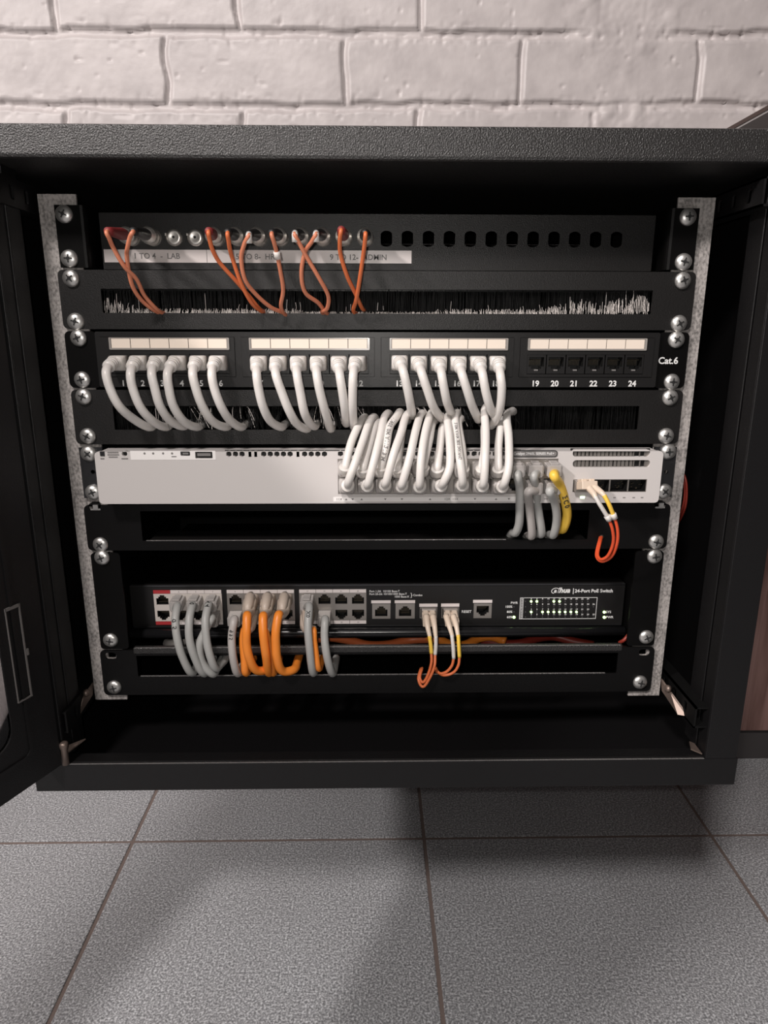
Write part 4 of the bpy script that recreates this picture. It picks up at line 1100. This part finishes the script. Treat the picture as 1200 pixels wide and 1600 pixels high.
SH = [[(WX(a, 955, DY), WZ(966, DY)), (WX(b, 955, DY), WZ(966, DY)), (WX(b, 955, DY), WZ(949.5, DY)), (WX(a, 955, DY), WZ(949.5, DY))] for a, b in SF]
m = MB(); plate(m, rrect(dx0, dx1, dz0, dz1, 0.0015, 3), DH+UH+SH, DY, 0.0018)
m.build('face_plate', M['plastic_black'], r8, bevel=0.0004)
m = MB(); m.box(dx0+0.0005, dx1-0.0005, DY-0.0010, DY, dz1-0.0016, dz1-0.0004); m.box(dx0+0.0005, dx1-0.0005, DY-0.0010, DY, dz0+0.0004, dz0+0.0012)
m.build('face_trim', M['ear_steel'], r8)
zA, zB_ = WZ(935.5, DY), WZ(959.5, DY)
DX = []
for k, (q, (a, b)) in enumerate(zip(DH, blocks)):
    x0_, x1_ = q[0][0], q[1][0]; w = (x1_-x0_)/4
    xs_ = [x0_+w*(i+0.5) for i in range(4)]; DX.append(xs_)
    hs_ = [jack_poly(x, zA, 0.0108, 0.0092, -1) for x in xs_] + [jack_poly(x, zB_, 0.0108, 0.0092, 1) for x in xs_]
    zlo, zhi = WZ(968.5, DY), WZ(926, DY)
    m = MB(); plate(m, [(x0_, zlo), (x1_, zlo), (x1_, zhi), (x0_, zhi)], hs_, DY-0.0006, 0.0012)
    po = m.build('port_block', M['socket_cream'] if k == 0 else M['socket_metal'], r8)
    for x in xs_:
        jack(po, x, zA, DY, 0.0108, 0.0092, -1); jack(po, x, zB_, DY, 0.0108, 0.0092, 1)
    for nm, z0q, z1q in (('port_marking', WZ(925.6, DY), WZ(920.5, DY)), ('port_marking', WZ(974, DY), WZ(969, DY))):
        for i in range(4):
            m = MB(); m.box(x0_+w*i+0.0001, x0_+w*(i+1)-0.0002, DY-0.0006, DY+0.0006, z0q, z1q)
            red = (k == 0 and i == 0)
            o = m.build(nm, M['socket_red'] if red else M['white_label'], po)
            if red: o['label'] = 'red marking at the first port'
            num = k*8 + i*2 + (1 if z1q == WZ(920.5, DY) else 2)
            letters([(str(num), x0_+w*(i+0.5), (z0q+z1q)/2, 0.0018, 'CENTER')], DY-0.0007, M['print_grey'], po, 'port_number', t=0.0001) if not red else None
for q, (a, b) in zip(UH, up1):
    x0_, x1_ = q[0][0], q[1][0]; zz0, zz1 = q[0][1], q[2][1]; cx, cz = (x0_+x1_)/2, (zz0+zz1)/2
    m = MB(); pol = jack_poly(cx, cz, 0.0112, 0.0096, -1 if a < 700 else 1)
    plate(m, q, [pol], DY-0.0004, 0.0014); o = m.build('uplink_port' if a < 700 else 'console_port', M['socket_metal'], r8)
    jack(o, cx, cz, DY, 0.0112, 0.0096, -1 if a < 700 else 1)
    m = MB(); m.box(x0_-0.0008, x1_+0.0002, DY-0.0004, DY, WZ(942.5, DY), WZ(938, DY)); m.build('port_marking', M['white_label'], o)
for q, (a, b) in zip(SH, SF):
    m = MB(); plate(m, q, [[(q[0][0]+0.0006, q[0][1]+0.0006), (q[1][0]-0.0006, q[0][1]+0.0006), (q[1][0]-0.0006, q[2][1]-0.0006), (q[0][0]+0.0006, q[2][1]-0.0006)]], DY-0.0006, 0.0016)
    m.cavity([(q[0][0]+0.0005, q[0][1]+0.0005), (q[1][0]-0.0005, q[0][1]+0.0005), (q[1][0]-0.0005, q[2][1]-0.0005), (q[0][0]+0.0005, q[2][1]-0.0005)], DY+0.001, DY+0.012, 1)
    o = m.build('sfp_cage', [M['socket_metal'], M['cavity']], r8)
    m = MB(); m.box(q[0][0]-0.0006, q[1][0]+0.0002, DY-0.0004, DY, WZ(948.3, DY), WZ(943.5, DY)); m.build('port_marking', M['white_label'], o)
TY = DY-0.0001
def T(s, px, py, size, al='LEFT', sh=0, off=0.012): return (s, WX(px, py, DY), WZ(py, DY, px), size, al, sh, off)
letters([T('Port 1-24:  10/100 Base-T', 577, 924, 0.0026), T('Port 25-26: 10/100/1000 Base-T', 577, 928.3, 0.0026), T('1000 Base-X', 616, 932.4, 0.0026), T('}', 641.5, 930, 0.0050), T('Combo', 645.5, 930, 0.0027),
         T('RESET', 721, 955.8, 0.0034), T('PWR', 809, 942, 0.0030, 'RIGHT'), T('100%', 800.5, 948, 0.0030, 'RIGHT'), T('80%', 800.5, 956, 0.0030, 'RIGHT'), T('60%', 800.5, 964.3, 0.0030, 'RIGHT'),
         T('SYS', 946.5, 956.3, 0.0032), T('PWR', 946.5, 964.5, 0.0032), T('24-Port PoE Switch', 898, 923.5, 0.0044, 'LEFT', 0, 0.022), T('|', 894.5, 923, 0.0060)],
        TY, M['print_white'], r8)
# logo: ringed italic letter and the rest of the word
letters([T('a', 865.3, 923.2, 0.0054, 'LEFT', 0.3, 0.03), T('lhua', 871, 922.6, 0.0068, 'LEFT', 0.3, 0.03)], TY, M['print_white'], r8, 'logo')
m = MB(); cx, cz = WX(867.8, 923, DY), WZ(923, DY, 868)
ang = [math.radians(a) for a in range(-40, 271, 15)]
pts = [(cx + 0.0037*math.cos(a)+0.25*0.0028*math.sin(a), cz+0.0028*math.sin(a)) for a in ang[::-1]]
pts2 = [(cx + 0.0031*math.cos(a)+0.25*0.0023*math.sin(a), cz+0.0023*math.sin(a)) for a in ang]
plate(m, pts+pts2, [], TY-0.0001, 0.0002); m.build('logo_ring', M['print_white'], r8)
# led panel
bx0, bx1, bz0, bz1 = WX(812, 950, DY), WX(932, 950, DY), WZ(967, DY, 870), WZ(933.5, DY, 870)
m = MB(); e = 0.0004
plate(m, [(bx0, bz0), (bx1, bz0), (bx1, bz1), (bx0, bz1)], [[(bx0+e, bz0+e), (bx1-e, bz0+e), (bx1-e, bz1-e), (bx0+e, bz1-e)]], TY-0.0001, 0.0002)
m.box(bx0+0.0028, bx0+0.0031, TY-0.0001, TY+0.0001, bz0, bz1); m.box(bx0+0.0008, bx0+0.0009, TY-0.0001, TY+0.0001, bz0, bz1)
for i in range(14):
    z = bz0 + (bz1-bz0)*(i+0.6)/14.2; m.box(bx0+0.0012, bx0+0.0025, TY-0.0001, TY+0.0001, z, z+0.0006)
m.build('indicator_frame', M['print_white'], r8)
ledx = [821 + 8.85*i for i in range(13)]
rows_l = [(939.5, 2), (948, 2), (956, 1), (964, 1)]
items = []; lit = MB(); offm = MB()
on = {(0, 1), (0, 2), (0, 5), (0, 6), (2, 1), (2, 3), (2, 4), (2, 5), (2, 6), (2, 7), (2, 8), (2, 9)}
for rI, (py, odd) in enumerate(rows_l):
    for c in range(13):
        if c == 12 and rI in (0, 2): continue
        n = 2*c+odd
        x, z = WX(ledx[c], py, DY), WZ(py, DY, ledx[c])
        if c > 0: items.append((str(n), x, WZ(py-3.9, DY, ledx[c]), 0.0021, 'CENTER'))
        (lit if (rI, c) in on else offm).prism(circ(x, z, 0.0011 if (rI, c) in on else 0.0006, 10), TY-0.0004, TY+0.0002)
for px, py in ((803, 964.2), (944, 956.3), (944, 964.4)): lit.prism(circ(WX(px, py, DY), WZ(py, DY, px), 0.0013, 12), TY-0.0005, TY+0.0002)
for px, py in ((803, 948), (803, 956)): offm.prism(circ(WX(px, py, DY), WZ(py, DY, px), 0.0007, 12), TY-0.0003, TY+0.0002)
letters(items, TY, M['print_white'], r8, 'indicator_numbers', t=0.0001)
lit.build('lit_indicator', M['led'], r8); offm.build('unlit_indicator', M['led_off'], r8)

# cords of the lower switch
G4 = 'grey patch cables in the left sockets of the lower switch'; G5 = 'orange cables with beige boots on the lower switch'
def lower(bk, c, row, path, jm, bm_, desc, grp, beige=False, ys=None, mk=None, hook=False, rad=0.0034, blen=0.013):
    port = Vector((DX[bk][c], DY-0.0006, zB_ if row else zA))
    n = len(path)
    if ys is None: ys = {3: [-0.010, -0.014, -0.006], 4: [-0.006, -0.014, -0.015, -0.005], 5: [0.008, -0.004, -0.010, -0.010, -0.004], 6: [0.008, -0.004, -0.010, -0.012, -0.008, 0.002]}[n]
    P = [W(px, py, Y) for (px, py), Y in zip(path, ys)]
    l = P[-1]; P.append(Vector((l.x+0.0015, 0.010, l.z-0.0004))); P.append(Vector((l.x+0.002, 0.028, l.z-0.001)))
    if beige:
        root = thing('patch_cable', desc, 'cable', port, grp)
        a = port; e = P[0]
        # big hooded boot, leaves the socket and droops forward
        k1 = a + Vector((0, -0.012, 0.0010)); k2 = a + Vector((0, -0.022, -0.003)); k2 = k2.lerp(e, 0.12)
        cs = smooth_path([a, k1, k2, e], 5); N = len(cs); rings = []
        for i, q in enumerate(cs):
            t = (cs[min(i+1, N-1)]-cs[max(i-1, 0)]).normalized(); ux = Vector((1, 0, 0)); ux = (ux - t*ux.dot(t)).normalized(); uz = ux.cross(t); s = i/(N-1)
            w = 0.0120*(1-s)**0.8 + 0.0072*(1-(1-s)**0.8); h = 0.0110 if s < 0.3 else 0.0110*(1-(s-0.3)/0.7)+0.0072*(s-0.3)/0.7
            if 0.3 < s < 0.65: w += 0.0014
            rings.append(rect_ring(q, t, ux, uz, w, h, 0.45+0.45*s, 18))
        m = MB(); m.rings(rings, 0, True)
        m.tube([k1+Vector((0, 0.006, 0.0055)), k1+Vector((0, 0.000, 0.0062)), k2+Vector((0, 0.002, 0.0060)), k2+Vector((0, -0.004, 0.002))], 0.0042, n=14, rr=[0.0034, 0.0044, 0.0040, 0.0022])
        m.build('plug_boot', M[bm_], root)
        if mk: 
            q = cs[int(N*0.42)]; cu = MB()
            letters([(mk, q.x, q.z+0.0010, 0.0042, 'CENTER')], q.y-0.0066, M['print_grey'], root, 'handwriting', t=0.0001)
        sp = smooth_path([cs[-3], e] + P[1:]); m = MB(); m.tube(sp, rad, n=14); m.build('cable', M[jm], root)
        return
    f = Vector((0, -1, -0.10))
    patch_cord(port, f, blen, P, jm, bm_, desc, grp, r=rad, bw=0.0112, bh=0.0082, plug=(-1 if row else 1), marks=mk)
lower(0, 1, 0, [(277, 947), (274, 969), (277, 998), (285, 1026), (299, 1051)], 'grey_jacket', 'smoky_plug', 'leftmost grey patch cable of the lower switch, beside the red marked port', G4, mk=[('0  5', 0.42, 0.0052)])
lower(0, 2, 0, [(301, 946), (296, 966), (296, 998), (304, 1026), (318, 1052)], 'grey_jacket', 'smoky_plug', 'grey patch cable of the lower switch with two black marks, second from left', G4, mk=[('0 6', 0.26, 0.0052)])
lower(0, 3, 0, [(326, 946), (321, 969), (323, 1001), (329, 1027), (337, 1044), (345, 1038)], 'grey_jacket', 'smoky_plug', 'grey patch cable of the lower switch whose end curls up to the right', G4, mk=[('6 4', 0.24, 0.0052)])
lower(0, 3, 1, [(331, 966), (321, 985), (312, 1007), (316, 1034), (332, 1053)], 'grey_jacket', 'smoky_plug', 'grey patch cable from a lower row socket, half hidden behind the curled one', G4, ys=[0.002, -0.002, -0.006, -0.006, -0.003])
lower(1, 0, 1, [(366, 968), (362, 995), (364, 1026), (371, 1052)], 'greyer_jacket', 'smoky_plug', 'pale grey patch cable with handwriting just left of the orange cables', G4, mk=[('9 9 5', 0.42, 0.0044)], ys=[0.0, -0.006, -0.010, -0.004])
lower(1, 1, 1, [(381, 985), (380, 1005), (382, 1030), (384, 1051)], 'orange_jacket', 'beige_boot', 'orange cable from the lower row, leftmost of the orange ones and mostly hidden', G5, beige=True, ys=[0.004, -0.001, -0.004, -0.003])
lower(1, 2, 1, [(414, 985), (420, 1005), (424, 1030), (426, 1051)], 'orange_jacket', 'beige_boot', 'orange cable from the lower row, hidden behind the middle beige boot', G5, beige=True, ys=[0.004, -0.001, -0.004, -0.003])
lower(1, 1, 0, [(386, 963), (385, 985), (385, 1005), (389, 1026), (399, 1046), (413, 1047)], 'orange_jacket', 'beige_boot', 'orange cable with beige boot, hooking right below, left of three large boots', G5, beige=True, ys=[-0.012, -0.018, -0.019, -0.019, -0.014, -0.006], rad=0.0037)
lower(1, 2, 0, [(411, 964), (411, 985), (413, 1005), (416, 1026), (420, 1051)], 'orange_jacket', 'beige_boot', 'orange cable with a handwritten beige boot, middle of three large boots', G5, beige=True, ys=[-0.012, -0.018, -0.019, -0.017, -0.005], mk='C R 4', rad=0.0037)
lower(1, 3, 0, [(435, 962), (431, 985), (431, 1005), (433, 1028), (441, 1048), (459, 1046)], 'orange_jacket', 'beige_boot', 'orange cable with beige boot, its end bent right, right of three large boots', G5, beige=True, ys=[-0.012, -0.018, -0.019, -0.019, -0.014, -0.006], mk='C  L', rad=0.0037)
lower(2, 0, 1, [(490, 984), (491, 1000), (494, 1022), (498, 1045)], 'orange_jacket', 'beige_boot', 'thin orange cable with beige boot behind a grey cable, right of the big boots', G5, beige=True, ys=[-0.001, -0.004, -0.006, -0.004], rad=0.0026)
lower(2, 0, 0, [(483, 948), (481, 979), (484, 1017), (489, 1051)], 'grey_jacket', 'smoky_plug', 'grey patch cable with small marks in front of a thin orange cable', G4, mk=[('0', 0.22, 0.0044), ('X0', 0.38, 0.0044)], ys=[0.006, -0.006, -0.010, -0.004])
lower(2, 1, 1, [(508, 968), (507, 995), (511, 1026), (519, 1052)], 'grey_jacket', 'smoky_plug', 'rightmost grey patch cable of the lower switch, next to empty ports', G4, ys=[0.0, -0.008, -0.012, -0.004])
def lowfib(x, lab_, boots, tubes, cols, fibs):
    i = 0 if x < 690 else 1; q = SH[i]; c = Vector(((q[0][0]+q[1][0])/2, DY, (q[0][1]+q[2][1])/2))
    duplex('duplex_fibre_cable', lab_, c, DY, c+Vector((0, -0.018, -0.003)), boots, tubes, cols, fibs, 'fibre_orange', 'twin fibre cables on the lower switch')
lowfib(670, 'left cream twin fibre connector on the lower switch, tails hooked low', 
       [[(666, 962, 0.012), (668, 978, 0.002), (672, 997, -0.004)], [(676, 962, 0.012), (679, 978, 0.002), (681, 997, -0.004)]],
       [[(671, 994, -0.004), (673, 1008, -0.006), (674, 1021, -0.007)], [(681, 994, -0.004), (681, 1008, -0.006), (680, 1023, -0.007)]], ['yellow_jacket', 'white_plastic'],
       [[(674, 1020, -0.007), (674, 1036, -0.010), (668, 1056, -0.012), (661, 1066, -0.012), (656, 1059, -0.010), (659, 1046, -0.003), (660, 1044, 0.01)],
        [(680, 1022, -0.007), (679, 1040, -0.012), (671, 1060, -0.014), (661, 1073, -0.014), (654, 1062, -0.011), (657, 1047, -0.003), (658, 1045, 0.01)]])
lowfib(705, 'right cream twin fibre connector on the lower switch beside the RESET mark',
       [[(697, 962, 0.012), (702, 978, 0.002), (707, 995, -0.004)], [(708, 962, 0.012), (713, 978, 0.002), (716, 995, -0.004)]],
       [[(706, 992, -0.004), (708, 1010, -0.007), (709, 1029, -0.008)], [(716, 992, -0.004), (717, 1010, -0.007), (718, 1027, -0.008)]], ['white_plastic', 'yellow_jacket'],
       [[(709, 1028, -0.008), (706, 1040, -0.009), (697, 1050, -0.009), (687, 1052, -0.007), (681, 1044, -0.001), (680, 1042, 0.012)],
        [(718, 1026, -0.008), (716, 1040, -0.010), (708, 1051, -0.010), (694, 1055, -0.009), (683, 1050, -0.002), (681, 1047, 0.012)]])

# ================================================================== U9 slotted panel
s9 = (-0.2105, 0.2095, WZ(1053, 0), WZ(1021, 0))
r9 = slot_panel(8, s9, 'cable_pass_panel', 'lowest black slotted rack panel, grey and orange cables dropping into it', 'rack panel', False, flange=0.002)
m = MB(); m.box(-0.2125, 0.2125, -0.0022, 0.003, WZ(1018, 0), WZ(1008.5, 0)); m.build('top_lip', M['powder_coarse'], r9, bevel=0.0008)
m = MB(); m.box(s9[0]+0.002, s9[1]-0.010, -0.0017, -0.0002, s9[2]-0.0001, s9[2]+0.0003); m.box(-0.2105, 0.2105, -0.0024, -0.0010, WZ(1008.5, 0)-0.0002, WZ(1008.5, 0)+0.0002); m.build('slot_highlight', M['edge_highlight'], r9)  # pale strips painting highlights on the slot's lower edge and the top lip
# cables lying behind the shelf lip
rnd = random.Random(12)
for i, (x0_, x1_, y0_, mat, dsc) in enumerate(((-0.07, 0.05, 0.052, 'fibre_orange', 'orange cable lying behind the shelf rail, left of the twin fibre connectors'),
                                   (0.045, 0.12, 0.050, 'orange_jacket', 'orange cable lying behind the shelf rail, below the console port'),
                                   (0.10, 0.205, 0.056, 'red_wire', 'dark red cable lying behind the shelf rail, below the green lights'),
                                   (-0.20, -0.16, 0.05, 'greyer_jacket', 'grey cable lying behind the shelf rail, below the left end of the switch'))):
    zc_ = WZ(1002.5, y0_); P = []
    for k in range(7):
        t = k/6; P.append((x0_+(x1_-x0_)*t, y0_+0.006*math.sin(t*9+i), zc_+0.0022*math.sin(t*7+i*2)))
    m = MB(); m.tube(smooth_path(P), 0.0042, n=12); o = m.build('loose_cable', M[mat]); tag(o, dsc, 'cable')
m = MB(); m.tube(smooth_path([W(984, 984, 0.012), W(983, 990, 0.010), W(975, 1000, 0.008), W(968, 1004, 0.012)]), 0.0016, n=8)
tag(m.build('loose_cable', M['red_wire']), 'short red wire end at the right end of the shelf rail', 'cable')
m = MB(); m.tube(smooth_path([W(1055, 715, 0.04), W(1070, 745, 0.02), W(1073, 768, 0.018), W(1070, 795, 0.02), W(1057, 822, 0.04)]), 0.0010, n=8)
m.tube(smooth_path([W(1053, 715, 0.044), W(1067, 745, 0.024), W(1070, 768, 0.022), W(1066, 795, 0.024), W(1055, 822, 0.044)]), 0.0010, n=8)
tag(m.build('loose_cable', M['red_wire']), 'red twin wire bulging out behind the right rail', 'cable')

# ================================================================== desk at the right
dk = thing('desk', 'desk with dark edged top and reddish wood back panel, right of the cabinet', 'desk', (0.85, 0.2, 0))
m = MB(); m.box(0.38, 1.30, -0.25, 0.43, Z0+0.1195, Z0+0.1235, 1); m.box(0.381, 1.299, -0.249, 0.429, Z0+0.1015+0.016, Z0+0.1195, 0)
m.build('worktop', [M['board_grey'], M['wood_dark']], dk)
m = MB(); m.box(0.46, 1.28, 0.415, 0.430, 0.058, Z0+0.1175); m.build('back_panel', M['wood'], dk)
m = MB(); m.box(0.46, 1.28, 0.425, 0.440, 0.0, 0.058); m.build('plinth', M['grout_dark'], dk)
m = MB(); m.box(0.425, 0.46, 0.40, 0.43, 0.0, Z0+0.1175); m.build('leg', M['wood_dark'], dk)
m = MB(); m.box(1.255, 1.29, -0.20, 0.40, 0.0, Z0+0.1175); m.build('side_panel', M['wood'], dk)
m = MB(); m.box(0.45, 1.25, 0.18, 0.20, Z0+0.095, Z0+0.1175); m.build('crossbar', M['board_grey'], dk)
